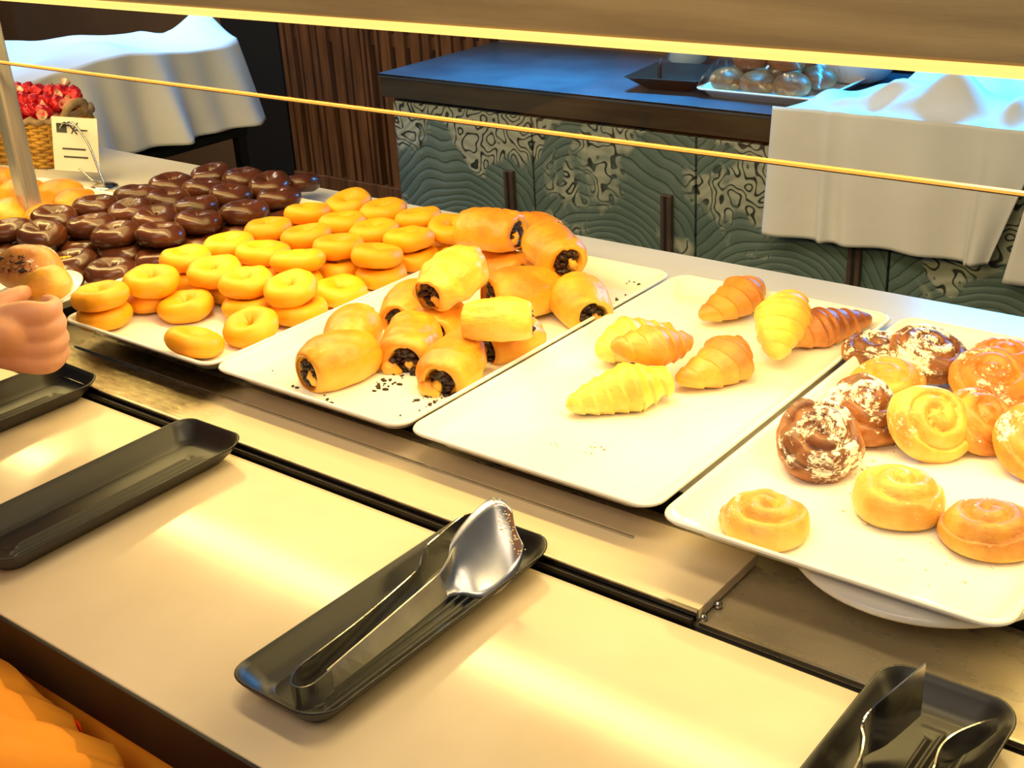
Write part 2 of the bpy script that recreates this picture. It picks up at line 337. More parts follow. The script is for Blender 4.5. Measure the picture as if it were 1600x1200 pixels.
# ------------------------------------------------------------------ melamine trays
def tray_mesh(hx, hy, h=.022):
    prof = [(.030, 0, .02), (.024, 0, .022), (.010, h-.006, .024), (.002, h-.0045, .024), (0, h-.002, .024), (.001, h, .024), (.004, h+.0008, .022),
            (.007, h-.001, .021), (.013, h-.008, .02), (.022, .0065, .02), (.030, .0045, .02), (.034, .004, .02)]
    return loft([[(x, y, z) for x, y in rrect(hx-i, hy-i, r)] for i, z, r in prof])
def white_tray(label, cx, cy, z, hx=.162, hy=.292, rz=0, h=.022):
    o = link('serving_tray', tray_mesh(hx, hy, h), 'melamine', loc=(cx, cy, z)); o.rotation_euler.z = rz
    return tag(o, label, 'tray', 'white pastry trays')
TZ = .028
white_tray('white melamine tray carrying the golden ring donuts', -1.383, 1.178, TZ)
white_tray('white melamine tray carrying the chocolate filled rolls', -1.056, 1.178, TZ+.0006)
white_tray('white melamine tray carrying the croissants', -.7255, 1.178, TZ+.0012)
white_tray('white melamine tray carrying the spiral buns, raised on a round stand', -.382, 1.150, .043)
white_tray('white melamine tray underneath the chocolate glazed donuts', -1.765, 1.188, TZ)
white_tray('white melamine tray of yellow rolls behind the steel post', -2.118, 1.04, TZ)
# round stand
t = thing('round_stand', 'round white stand under the front of the spiral bun tray', 'stand', (-.333, .985, .028))
link('disc', lathe([(.05, .000), (.122, .006), (.125, .010), (.123, .0145), (.05, .0148)], 64), 'melamine', t)
link('foot', lathe([(.06, 0), (.06, .003), (.05, .004)], 40), 'melamine', t)

# ------------------------------------------------------------------ black oblong trays
def black_tray_mesh(hx=.0555, hy=.162):
    inset = [(.024, .000), (.019, .001), (.007, .013), (.0012, .0205), (0, .0225), (.0008, .0236), (.002, .0232), (.006, .0185), (.013, .010), (.019, .0058), (.024, .005)]
    rings = []
    def rz(x, y, k):   # ends sweep up
        e = max(0, abs(y)/hy-.62)/.38
        return k*(.006*e*e - .005*math.exp(-(x/.03)**2)*e**6 + .0015*math.sin(y*30+x*20))
    for i, z in inset:
        k = min(1, z/.02)
        rings.append([(x, y, z+rz(x, y, k)) for x, y in rrect(hx-i, hy-i, .026-i*.4, 7)])
    n_in = 44
    for q in range(1, n_in+1):
        i = .024+(hx-.0242-.0)*q/n_in
        if i > hx-.0004: i = hx-.0004
        r = max(.015*(1-q/n_in), .0002)
        ring = []
        for x, y in rrect(hx-i, hy-i, r, 7):
            ridge = 0
            if -.002 < x < .031: ridge = .0021*math.sin((x+.002)/.00825*2*PI)*min(1, max(0, (hy-.034-abs(y))/.008))
            ring.append((x, y, .005+ridge))
        rings.append(ring)
    return loft(rings)
BT = black_tray_mesh()
def black_tray(label, cx, cy, rz=0, z=0):
    o = link('serving_dish', BT if not BT.users else BT.copy(), None, loc=(cx, cy, z)); o.data.materials.clear(); o.data.materials.append(MT['black_mel'])
    for p in o.data.polygons: p.use_smooth = True
    o.rotation_euler.z = rz; return tag(o, label, 'tray', 'black oblong dishes')
black_tray('black ribbed oblong dish holding the steel tongs in the centre of the ledge', -.687, .662, .0)
black_tray('empty black ribbed oblong dish left of the tongs dish', -1.117, .648, .01)
black_tray('black oblong dish at the left edge below the hand', -1.42, .664, -.02)
black_tray('black oblong dish with tongs in the bottom right corner', -.247, .664, .0)

# ------------------------------------------------------------------ tongs
def band(pts, th=.0012):
    """vertical strip: pts = (x, y, zlow, zhigh, [dx,dy lean])"""
    P = [Vector(p[:2]) for p in pts]; rings = []
    for i, p in enumerate(pts):
        t = (P[min(i+1, len(P)-1)]-P[max(i-1, 0)]).normalized(); n = Vector((-t.y, t.x))*th/2
        lx, ly = (p[4], p[5]) if len(p) > 4 else (0, 0)
        rings.append([(p[0]+n.x, p[1]+n.y, p[2]), (p[0]+n.x+lx, p[1]+n.y+ly, p[3]), (p[0]-n.x+lx, p[1]-n.y+ly, p[3]), (p[0]-n.x, p[1]-n.y, p[2])])
    return loft(rings)
def smooth_pts(pts, k=4):
    out = []; n = len(pts)
    for i in range(n-1):
        p0, p1, p2, p3 = pts[max(i-1, 0)], pts[i], pts[i+1], pts[min(i+2, n-1)]
        for j in range(k):
            t = j/k
            out.append(tuple(.5*((2*b)+(-a+c)*t+(2*a-5*b+4*c-d)*t*t+(-a+3*b-3*c+d)*t**3) for a, b, c, d in zip(p0, p1, p2, p3)))
    out.append(tuple(pts[-1])); return out
t = thing('pastry_tongs', 'shiny steel pastry tongs lying on their side in the central black dish', 'tongs')
bend = smooth_pts([(-.6875, .560, .012, .036), (-.686, .535, .0115, .036), (-.678, .520, .011, .035), (-.668, .520, .011, .034), (-.663, .531, .011, .033), (-.6645, .552, .011, .033)], 6)
link('spring_bend', band(bend, .0016), 'steel', t, smooth=False)
armL = smooth_pts([(-.6875, .560, .012, .036), (-.693, .62, .013, .034), (-.7005, .69, .014, .035), (-.7025, .705, .012, .038)], 5)
link('arm', band(armL, .0014), 'steel', t, smooth=False)
# right arm lies wider, hollow section
armR = smooth_pts([(-.6645, .552, .014, .030, -.005, 0), (-.667, .62, .013, .031, -.0085, 0), (-.671, .69, .013, .034, -.009, 0), (-.672, .706, .013, .036, -.008, 0)], 5)
link('arm', band(armR, .0016), 'bladesteel', t, smooth=False)
bl = smooth_pts([(-.7025, .705, .012, .038), (-.711, .722, .010, .044), (-.713, .745, .010, .046), (-.712, .775, .011, .050), (-.711, .790, .02, .048)], 4)
link('blade', band(bl, .0012), 'steel', t, smooth=False)
def blade_mesh():
    # tilted spatula blade, lower edge on the dish, tip raised
    A0, A1 = Vector((-.672, .706, .013)), Vector((-.680, .706, .036))
    cols = [(A0, A1), (Vector((-.664, .716, .0125)), Vector((-.682, .722, .044))), (Vector((-.646, .722, .012)), Vector((-.688, .735, .054))),
            (Vector((-.636, .736, .014)), Vector((-.686, .760, .068))), (Vector((-.632, .752, .022)), Vector((-.679, .784, .078))),
            (Vector((-.630, .764, .034)), Vector((-.668, .789, .077))), (Vector((-.632, .772, .048)), Vector((-.655, .786, .070)))]
    sm = smooth_pts([tuple(a)+tuple(b) for a, b in cols], 4); rings = []
    for c in sm:
        a, b = Vector(c[:3]), Vector(c[3:]); n = Vector((.6, -.3, .5)).normalized()
        top = []
        for k in range(9):
            u = k/8; p = a.lerp(b, u) - n*.006*math.sin(PI*u); top.append(p+n*.0006)
        bot = [p-n*.0012 for p in reversed(top)]
        rings.append(top+bot)
    return loft(rings)
link('blade', blade_mesh(), 'bladesteel', t)
sg = []
rs = random.Random(5)
for i in range(70):
    u = rs.random(); a = Vector((-.668, .790, .0785)).lerp(Vector((-.628, .770, .046)), u); a += Vector((rs.uniform(-.006, 0), rs.uniform(-.014, 0), rs.uniform(-.004, .004)))
    sg.append(a)
def crumbs(pts, r0, r1, seed=0):
    rs = random.Random(seed); ms = []
    bm = bmesh.new()
    for p in pts:
        r = rs.uniform(r0, r1)
        m_ = Matrix.Translation(p) @ Matrix.Rotation(rs.random()*6, 4, 'Z') @ Matrix.Diagonal((r*rs.uniform(.8, 2), r, r*rs.uniform(.5, .9), 1))
        bmesh.ops.create_icosphere(bm, subdivisions=1, radius=1, matrix=m_)
    me = bpy.data.meshes.new('c'); bm.to_mesh(me); bm.free(); return me
o = link('sugar_specks', crumbs(sg, .0004, .0011, 3), 'flake', t); o['kind'] = 'stuff'

t = thing('pastry_tongs', 'dark steel tongs standing on edge in the bottom right black dish', 'tongs')
b4 = smooth_pts([(-.252, .768, .030, .078), (-.266, .742, .014, .063), (-.275, .728, .010, .052), (-.276, .715, .010, .046), (-.268, .700, .010, .046), (-.262, .671, .010, .044), (-.262, .60, .010, .036), (-.255, .54, .010, .032)], 5)
link('blade', band(b4[:16], .0014), 'steel', t, smooth=False)
link('arm', band(b4[15:], .0014), 'steel', t, smooth=False)
link('spring_bend', band(smooth_pts([(-.255, .54, .010, .032), (-.247, .525, .01, .032), (-.236, .525, .01, .032), (-.230, .54, .01, .032)], 5), .0016), 'steel', t, smooth=False)
link('arm', band(smooth_pts([(-.230, .54, .010, .032), (-.226, .62, .01, .030), (-.222, .70, .008, .030), (-.223, .722, .008, .03)], 5), .0014), 'steel', t, smooth=False)
link('blade', band(smooth_pts([(-.223, .722, .008, .03), (-.226, .74, .008, .032), (-.222, .758, .008, .034), (-.211, .78, .012, .034), (-.203, .794, .02, .032)], 5), .0014), 'steel', t, smooth=False)

# ------------------------------------------------------------------ donuts
def donut_mesh(seed, R=.0243, r=.0158, hole=.35, sq=.92, choc=False):
    nu, nv = 40, 18; v = []; f = []
    for i in range(nu):
        a = 2*PI*i/nu
        for j in range(nv):
            b = 2*PI*j/nv
            rr = r*(1+.10*nz((math.cos(a), math.sin(a), seed), 1.3, seed))
            cr = R*(1+.04*nz((math.cos(a)*2, math.sin(a)*2, seed+4), 1, seed))
            x = cr+rr*math.cos(b); z = rr*math.sin(b)*sq
            if math.cos(b) < 0: x = cr+rr*math.cos(b)*(1.48-.30*hole)   # nearly closed hole
            x = max(x, .0008)
            z -= .0016*math.exp(-((x-.012)/.006)**2)*(1 if z > 0 else 0)
            p = (x*math.cos(a)*(1+.05*math.sin(seed)), x*math.sin(a), z)
            d = .0009*nz(p, 60, seed)+.0016*nz(p, 24, seed+9)
            v.append((p[0]*(1+d/R), p[1]*(1+d/R), p[2]+d))
    for i in range(nu):
        for j in range(nv):
            f.append((i*nv+j, ((i+1) % nu)*nv+j, ((i+1) % nu)*nv+(j+1) % nv, i*nv+(j+1) % nv))
    return mesh(v, f)
YM = []; CM = []
for q in range(6):
    m = donut_mesh(q+1, hole=[.3, .7, .2, .5, .1, .6][q]); m.materials.append(MT['donut']); [setattr(p, 'use_smooth', True) for p in m.polygons]; YM.append(m)
for q in range(5):
    m = donut_mesh(q+11, r=.0162, sq=1.02, hole=[.3, .0, .6, .2, .5][q]); m.materials.append(MT['choc']); [setattr(p, 'use_smooth', True) for p in m.polygons]; CM.append(m)
ordn = ['front', 'second', 'third', 'fourth', 'fifth', 'sixth', 'seventh', 'back']
def donut(ms, i, x, y, z, label, group, tilt=(0, 0), rz=None, cat='donut'):
    o = bpy.data.objects.new('ring_donut' if group.startswith('golden') else 'chocolate_donut', ms[i % len(ms)]); C.objects.link(o)
    o.location = (x, y, z); o.rotation_euler = (tilt[0], tilt[1], rz if rz is not None else i*2.4)
    return tag(o, label, cat, group)
L1, L2 = TZ+.0195, TZ+.0485
rd = random.Random(11)
cols = [(-1.51, 'column beside the chocolate donuts'), (-1.437, 'second column from the chocolate donuts'), (-1.357, 'third column from the chocolate donuts'), (-1.277, 'column beside the filled rolls')]
upper = {0: [1.008, 1.098, 1.177, 1.261, 1.358, 1.433], 1: [1.079, 1.178, 1.268, 1.347, 1.425], 2: [1.073, 1.174, 1.254, 1.338, 1.424], 3: [1.085, 1.254, 1.333, 1.408]}
xo = {0: [-1.487, -1.523, -1.519, -1.521, -1.533, -1.511], 1: [-1.435, -1.440, -1.442, -1.440, -1.424], 2: [-1.357, -1.359, -1.355, -1.362, -1.345], 3: [-1.278, -1.276, -1.283, -1.259]}
i = 0
for c, (cx, nm) in enumerate(cols):
    for k, y in enumerate(upper[c]):
        pos = {0: 'nearest the front', len(upper[c])-1: 'at the back'}.get(k, ordn[k]+' from the front')
        donut(YM, i, xo[c][k], y, L2+rd.uniform(-.001, .002), 'golden donut on top, %s, %s' % (nm, pos), 'golden ring donuts', (rd.uniform(-.16, .16)+.05, rd.uniform(-.12, .12)))
        i += 1
# the stack of two seen from the side at the front left, and the front ones on the tray itself
donut(YM, 2, -1.502, .930, L2, 'golden ring donut, upper of the stack of two at the tray\'s front left corner', 'golden ring donuts', (.05, 0))
donut(YM, 4, -1.502, .930, L1, 'golden ring donut, lower of the stack of two at the tray\'s front left corner', 'golden ring donuts')
donut(YM, 0, -1.424, 1.014, L1+.001, 'golden ring donut lying alone on the tray right of the left stack', 'golden ring donuts', (.12, -.05))
donut(YM, 3, -1.274, 1.003, L1+.004, 'golden ring donut leaning on the tray edge at the front right corner', 'golden ring donuts', (.18, -.20))
donut(YM, 4, -1.300, .928, L1+.004, 'golden ring donut closest to the camera, tilted onto its side', 'golden ring donuts', (.30, -.18))
donut(YM, 1, -1.273, 1.172, L1, 'golden ring donut on the tray between two stacks beside the filled rolls', 'golden ring donuts', (.1, -.06))
low = [(-1.502, 1.011, 'golden ring donut under the second stack from the front left'), (-1.271, 1.088, 'golden ring donut under the front stack beside the filled rolls'), (-1.272, 1.256, 'golden ring donut under the middle stack beside the filled rolls'), (-1.278, 1.337, 'golden ring donut under the rear stack beside the filled rolls')]
for k, (x, y, lb) in enumerate(low): donut(YM, k+1, x, y, L1, lb, 'golden ring donuts', (rd.uniform(-.05, .05), 0))
for k, (x, y) in enumerate([(-1.518, 1.095), (-1.418, 1.098), (-1.347, 1.066), (-1.35, 1.246), (-1.515, 1.18), (-1.433, 1.178), (-1.353, 1.16), (-1.518, 1.262), (-1.434, 1.262), (-1.52, 1.345), (-1.437, 1.346), (-1.355, 1.335), (-1.51, 1.43), (-1.43, 1.43), (-1.35, 1.42), (-1.265, 1.42)]):
    donut(YM, k, x, y, L1, 'golden ring donut in the bottom layer, mostly hidden under the pile', 'golden ring donuts')
ccol = ['outer column next to the steel post', 'second column from the steel post', 'second column from the golden donuts', 'column next to the golden donuts']
cup = {0: [(-1.916, 1.044), (-1.903, 1.122), (-1.894, 1.201), (-1.888, 1.280), (-1.891, 1.359), (-1.875, 1.437)],
       1: [(-1.838, 1.055), (-1.805, 1.127), (-1.816, 1.212), (-1.81, 1.290), (-1.81, 1.369), (-1.797, 1.447)],
       2: [(-1.726, 1.118), (-1.737, 1.205), (-1.731, 1.284), (-1.731, 1.363), (-1.718, 1.441)],
       3: [(-1.655, 1.153), (-1.658, 1.232), (-1.628, 1.305), (-1.641, 1.394)]}
i = 0
for c in cup:
    for k, (x, y) in enumerate(cup[c]):
        pos = {0: 'nearest the front', len(cup[c])-1: 'at the back'}.get(k, ordn[k]+' from the front')
        donut(CM, i, x, y, L2+rd.uniform(0, .002), 'glossy chocolate donut on top, %s, %s' % (ccol[c], pos), 'chocolate glazed donuts', (rd.uniform(-.12, .16), rd.uniform(-.12, .12)))
        i += 1
cl = [(-1.75, 1.047, 'chocolate donut on the lower layer with an orange patch on top'), (-1.827, 1.02, 'chocolate donut on the lower layer left of the one with the orange patch'), (-1.904, 1.0, 'chocolate donut on the lower layer at the left edge of the picture'),
      (-1.654, 1.052, 'chocolate donut on the lower layer in front, beside the first golden column'), (-1.714, 1.118, 'chocolate donut on the lower layer peeking out behind the front one'), (-1.636, 1.129, 'chocolate donut on the lower layer squeezed against the golden donuts'),
      (-1.699, .985, 'chocolate donut lowest and nearest the front, behind the held plate'), (-1.627, 1.287, 'chocolate donut on the lower layer glimpsed beside the golden donuts in the middle'), (-1.644, 1.209, 'chocolate donut on the lower layer under the shiny one by the golden donuts'), (-1.723, 1.52, 'chocolate donut lying alone at the far back right of its tray')]
for k, (x, y, lb) in enumerate(cl):
    o = donut(CM, k, x, min(y, 1.45) if y < 1.5 else 1.515, L1 if y < 1.5 else L1+.014, lb, 'chocolate glazed donuts', (.05, 0) if y < 1.5 else (.05, .25))
    if k == 0:
        pt = link('orange_patch', crumbs([Vector((.006, -.015, .0158)), Vector((.012, -.012, .0158)), (0.001, -.018, .0150), Vector((.009, -.018, .0152))], .002, .004, 2), 'donut', o)
for k, (x, y) in enumerate([(-1.81, 1.105), (-1.9, 1.09), (-1.89, 1.2), (-1.81, 1.2), (-1.73, 1.2), (-1.89, 1.28), (-1.81, 1.28), (-1.715, 1.28), (-1.88, 1.36), (-1.80, 1.36), (-1.72, 1.36), (-1.64, 1.37), (-1.87, 1.44), (-1.79, 1.44), (-1.71, 1.435)]):
    donut(CM, k, x, y, L1, 'chocolate donut in the bottom layer, almost hidden under the upper chocolate donuts', 'chocolate glazed donuts')

# ------------------------------------------------------------------ chocolate filled rolls
def roll_mesh(seed, L=.05, R=.033, rough=.0, sag=1):
    nu, nv = 36, 44; rs_ = random.Random(seed)
    us = [-1+2*i/(nu-1) for i in range(nu)]
    def ring(x, r, ky=1, oy=0, oz=0):
        out = []
        for j in range(nv):
            b = 2*PI*j/nv; c, s_ = math.cos(b), math.sin(b)
            y, z = r*c*1.08*ky+oy, r*s_*.92+oz
            if z < -.52*R: z = -.52*R+(z+.52*R)*.35        # flat base
            bb = (b-1.0-x*7-.3*math.sin(x*60+seed)) 
            sw = .0030*math.exp(-(bb/.10)**2)              # the rolled flap
            p = (x, y, z); d = .0026*nz(p, 24, seed)+.0009*nz(p, 95, seed)+rough*nz(p, 55, seed+3)
            q = 1+(d-sw)/max(r, .014)
            out.append((x+rough*nz(p, 40, seed+8)+.25*r*(c*.25*math.copysign(1, x))*(abs(x)/L)**4, y*q, z*q))
        return out
    def end(sg):
        ky = .72+.25*rs_.random(); oy = R*rs_.uniform(-.12, .12)
        return [(sg*L*.97, R*.60, ky, oy, 0), (sg*L*.90, R*.55, ky, oy, 0), (sg*L*.72, R*.42, ky, oy, 0), (sg*L*.66, R*.05, ky, oy, 0)]
    rings = [ring(*q) for q in reversed(end(-1))]
    rings.append(ring(-L, R*.64, .85))
    for u in us[1:-1]:
        r = R*(1-.30*abs(u)**2.6)*(1+.04*math.sin(u*3+seed)); rings.append(ring(u*L, r))
    rings.append(ring(L, R*.64, .85))
    rings += [ring(*q) for q in end(1)]
    return loft(rings)
def lump_tube(pts, r, seed, n=9):
    m = tube(pts, r, n)
    for v in m.vertices:
        d = .35*r*nz(v.co, 160, seed) if not isinstance(r, list) else .0015*nz(v.co, 160, seed)
        v.co += Vector((d, d*.7, -d))
    return m
def filled_roll(label, loc, rot, seed, L=.05, R=.033, mat='roll', rough=0, spill=0, core=True):
    base = link('filled_roll', roll_mesh(seed, L, R, rough), mat); base.location = loc; base.rotation_euler = rot
    tag(base, label, 'pastry', 'chocolate filled rolls')
    rq = random.Random(seed*3)
    for sg in (1, -1):
        pts = [Vector((sg*L*rq.uniform(.74, .90), R*.38*math.cos(a)*rq.uniform(.3, 1.1), R*.48*math.sin(a)*rq.uniform(.3, 1.0))) for a in [k*.37 for k in range(40)]]
        fm = join([crumbs(pts, R*.11, R*.19, seed), lump_tube([(sg*L*.68, 0, 0), (sg*L*.80, 0, 0), (sg*L*.84, 0, 0)], [R*.40, R*.36, R*.1], seed, 14)])
        link('chocolate_filling', fm, 'filling', base)
        if core:
            s1 = 1 if seed % 2 else -1
            link('dough_core', lump_tube([(sg*L*.70, s1*R*.28, -R*.34), (sg*L*.88, s1*R*.24, -R*.20), (sg*L*.955, s1*R*.18, -R*.02), (sg*L*.93, s1*R*.12, R*.12)], [R*.24, R*.22, R*.17, R*.08], seed, 12), 'rollpale', base)
    if spill:
        rs = random.Random(seed)
        pts = [Vector((L*(.82+.3*rs.random()), rs.uniform(-.5, .5)*R, -R*.25-rs.random()*R*.45)) for _ in range(spill)]
        sp_ = link('spilled_filling', crumbs(pts, .003, .0062, seed), 'filling', base); sp_['kind'] = 'stuff'
        fl_ = link('torn_flap', lump_tube([(L*.80, -R*.65, -.006), (L*.98, -R*.5, -.008), (L*1.08, -R*.1, -.014)], [R*.30, R*.28, R*.12], seed, 12), 'rollpale', base)
    return base
D = math.radians
RZ0 = TZ+.004+.0195
g = .024
filled_roll('plump golden filled roll at the front left, chocolate in its left end', (-1.080, .976, RZ0+.004), (0, 0, D(-97)), 1, 0.0484, 0.0385)
filled_roll('filled roll with chocolate flecks on top, behind the front left one', (-1.140, 1.062, RZ0), (0, .05, D(-62)), 2, 0.0465, 0.0341)
filled_roll('filled roll with a wide chocolate swirl facing front, left rear of the pile', (-1.132, 1.168, RZ0), (0, .08, D(-72)), 3, 0.0465, 0.0363)
filled_roll('torn filled roll spilling chocolate onto the tray, front middle', (-1.045, 1.070, RZ0), (0, .1, D(-58)), 5, 0.0484, 0.0363, 'roll', .003, 26)
filled_roll('torn filled roll spilling chocolate, front right of the pile', (-.951, 1.046, RZ0), (0, .1, D(-68)), 6, 0.0465, 0.0363, 'roll', .003, 26)
filled_roll('smooth large filled roll in the centre of the pile, open to the left', (-1.012, 1.262, RZ0+.012), (.0, -.1, D(-112)), 7, 0.0512, 0.0407)
filled_roll('filled roll at the right of the pile with a broad chocolate opening', (-.935, 1.295, RZ0+.003), (0, .12, D(-38)), 9, 0.0465, 0.0374, 'rollpale')
filled_roll('filled roll at the bottom of the pile under the torn top one', (-1.065, 1.150, RZ0-.002), (0, 0, D(-60)), 10, 0.0428, 0.0341)
filled_roll('filled roll deep in the rear of the pile, its dark end in shadow', (-1.115, 1.355, RZ0), (0, 0, D(-20)), 12, 0.0484, 0.0352)
filled_roll('filled roll underneath the small one at the right front of the pile', (-.945, 1.150, RZ0-.003), (0, 0, D(-100)), 14, 0.0409, 0.0330)
filled_roll('crumpled torn filled roll on the very top of the pile', (-1.055, 1.168, RZ0+.056), (.1, .22, D(-86)), 15, 0.0484, 0.0374, 'rollpale', .0055, 0)
filled_roll('small filled roll on top at the right front, chocolate at its left tip', (-.922, 1.102, RZ0+.046), (0, .0, D(-150)), 16, 0.0428, 0.0319, 'rollpale', .001)
filled_roll('filled roll high at the rear right with a curled chocolate end', (-1.015, 1.345, RZ0+.050), (0, .12, D(-30)), 17, 0.0484, 0.0363)
filled_roll('lumpy golden filled roll on top at the rear left', (-1.135, 1.352, RZ0+.056), (0, -.05, D(8)), 18, 0.0484, 0.0374, 'roll', .003)
filled_roll('filled roll at the far back of the pile, mostly hidden', (-1.120, 1.425, RZ0+.035), (0, 0, D(10)), 20, 0.0465, 0.0341)

# crumbs
rs = random.Random(21)
def scatter(name, pts, r0, r1, mat, label, parent=None):
    o = link(name, crumbs([Vector(p) for p in pts], r0, r1, 4), mat)
    return tag(o, label, 'crumbs', None, 'stuff')
cp = []
for cx, cy, n, sp_ in ((-1.02, 1.00, 14, .012), (-.93, .985, 22, .016), (-1.015, .975, 6, .006), (-1.11, .93, 2, .003), (-1.043, .918, 5, .006), (-.955, 1.44, 4, .005), (-.985, 1.36, 3, .01), (-.925, 1.38, 3, .006), (-.9, 1.18, 12, .02), (-1.17, .945, 1, .001), (-.938, 1.44, 2, .002)):
    for _ in range(n): cp.append((cx+rs.gauss(0, sp_), cy+rs.gauss(0, sp_), TZ+.0055))
cp = [(max(min(p[0], -.93), -1.18), p[1], p[2]) for p in cp]
scatter('chocolate_crumbs', cp, .0008, .0026, 'crumb', 'dark chocolate crumbs scattered on the tray around the filled rolls')
cp = []
for cx, cy, n, sp_ in ((-.70, .99, 10, .008), (-.66, 1.06, 3, .01), (-.74, .97, 4, .006)):
    for _ in range(n): cp.append((cx+rs.gauss(0, sp_), cy+rs.gauss(0, sp_), TZ+.006))
scatter('pastry_crumbs', cp, .0004, .0011, 'cro_gold', 'tiny brown crumbs on the front of the croissant tray')
cp = []
for cx, cy, n, sp_ in ((-.42, 1.06, 40, .015), (-.40, .98, 8, .012), (-.29, .965, 16, .018), (-.34, .93, 5, .02), (-.43, 1.14, 12, .014)):
    for _ in range(n): cp.append((cx+rs.gauss(0, sp_), cy+rs.gauss(0, sp_), .048))
scatter('sugar_crumbs', cp, .0004, .0014, 'flake', 'pale sugar crumbs scattered around the spiral buns')

# ------------------------------------------------------------------ croissants
def croissant_mesh(seed, L=.125, R=.03, peak=.5, bend=.2, n=6, blunt=.25, twist=.25):
    nu, nv = 76, 32; rings = []
    for i in range(nu):
        u = i/(nu-1)
        w = (u/peak) if u < peak else (1-u)/(1-peak)
        e = w**.62*.88+.12
        endc = min(1, (min(u, 1-u)/.045))**.5
        e = e*max(endc, .03)
        if u > peak: e = max(e, blunt*endc)
        x = (u-.5)*L; y0 = -bend*L*((2*u-1)**2)
        ring = []
        for j in range(nv):
            b = 2*PI*j/nv
            ph = (u*n*1.0+twist*math.sin(b)) % 1
            saw = ph if u < peak else 1-ph
            rg = 1+.13*saw**1.5-.05
            rr = R*e*rg
            p = (x, rr*math.cos(b)*1.04, rr*math.sin(b)*.86)
            rr *= 1+.05*nz(p, 40, seed)
            z = rr*math.sin(b)*.86
            if z < -.6*R*.86: z = -.6*R*.86+(z+.6*R*.86)*.3
            ring.append((x, y0+rr*math.cos(b)*1.04, z))
        rings.append(ring)
    return loft(rings)
def croissant(label, a, b, mat, seed, **k):
    a, b = Vector(a), Vector(b); d = b-a; L = d.length
    o = link('croissant', croissant_mesh(seed, L, **k), mat); o.location = (a+b)/2
    o.rotation_euler = (k.get('rx', 0), -math.asin(max(-1, min(1, d.z/L))), math.atan2(d.y, d.x))
    return tag(o, label, 'croissant', 'croissants on the white tray')
CZ = TZ+.0052
croissant('reddish golden croissant at the back left of its tray', (-.768, 1.335, CZ+.018), (-.748, 1.462, CZ+.030), 'cro_gold', 1, R=.031, peak=.62, bend=-.06, n=6)
croissant('bright yellow croissant leaning over the brown one, tip to the front', (-.635, 1.262, CZ+.020), (-.676, 1.395, CZ+.052), 'cro_pale', 2, R=.034, peak=.60, bend=.05, n=7)
croissant('dark browned croissant at the back right of its tray', (-.655, 1.320, CZ+.021), (-.590, 1.448, CZ+.017), 'cro_brown', 3, R=.030, peak=.42, bend=.02, n=8)
croissant('golden croissant lying apart in the middle with its blunt tip to the front', (-.683, 1.148, CZ+.018), (-.665, 1.268, CZ+.024), 'cro_gold', 4, R=.034, peak=.66, bend=-.12, n=6, blunt=.5)
croissant('pale croissant nearest the front with its tip pointing left', (-.776, 1.035, CZ+.014), (-.700, 1.142, CZ+.025), 'cro_pale', 5, R=.034, peak=.62, bend=.03, n=8, blunt=.6)
croissant('pale golden croissant resting on top of two others, swirl end to the left', (-.757, 1.115, CZ+.056), (-.709, 1.220, CZ+.038), 'cro_gold', 6, R=.030, peak=.42, bend=-.12, n=7, blunt=.3)
croissant('pale croissant at the left, underneath the resting one', (-.828, 1.165, CZ+.022), (-.775, 1.262, CZ+.026), 'cro_pale', 7, R=.034, peak=.48, bend=.1, n=6, blunt=.5)

# ------------------------------------------------------------------ spiral buns
def spiral_mesh(seed, R=.042, H=.037, p=.0175, dirn=1, groove=.0095, rough=.0012):
    nr, nt = 44, 96; rings = []
    for i in range(nr):
        s_ = i/(nr-1); a = s_*D(128)
        base_r = math.sin(min(a, D(90))) if a < D(90) else 1-.16*(1-math.cos((a-D(90))*2.0))
        z0 = H*(.20+.80*math.cos(a)**.8) if a < D(90) else H*.20*(1-(a-D(90))/D(38))
        ring = []
        for j in range(nt):
            th = 2*PI*j/nt
            rr = R*base_r*(1+.035*math.sin(th*2+seed)+.05*nz((math.cos(th), math.sin(th), seed), 1.2, seed))
            ph = (rr/p-dirn*th/(2*PI)+.1*seed) % 1
            q = math.sqrt(max(0, 1-(2*ph-1)**2))
            top = max(0, math.cos(min(a, D(90))))**.35
            side = 1-top*.999
            dz = -groove*(1-q)*top*min(1, rr/p*2.2)
            c = (rr*math.cos(th), rr*math.sin(th), z0)
            d = rough*nz(c, 70, seed)+rough*1.6*nz(c, 28, seed+2)
            k = 1+(d-groove*.35*(1-q)*(1-top))/max(rr, .01)
            ring.append((c[0]*k, c[1]*k, z0+dz+d))
        rings.append(ring)
    v = rings[0]; 
    return loft(rings)
def spiral_bun(label, loc, mat, seed, tilt=(0, 0), rz=0, **k):
    o = link('spiral_bun', spiral_mesh(seed, **k), mat); o.location = loc
    ax = Vector((.772, .635, 0)); ay = Vector((-.635, .772, 0))      # tilt[0] leans towards the aisle corner the photo is taken from
    o.rotation_euler = (Matrix.Rotation(tilt[0], 3, ax) @ Matrix.Rotation(tilt[1], 3, ay) @ Matrix.Rotation(rz, 3, 'Z')).to_euler()
    return tag(o, label, 'pastry', 'spiral buns on the white tray')
SZ = .0472
spiral_bun('flat golden spiral bun nearest the front left corner of its tray', (-.4605, .915, SZ), 'bun_pale', 1, (0, 0), 2.2, R=.043, H=.035, groove=.012, p=.019)
spiral_bun('pale spiral bun lying flat in the front middle', (-.373, 1.013, SZ), 'bun_pale', 2, (0, .02), .4, R=.043, H=.042, p=.019, groove=.009)
spiral_bun('golden spiral bun at the front right with sugared right side', (-.286, 1.006, SZ), 'bun_gold', 3, (0, 0), 1.0, R=.043, H=.037, dirn=-1)
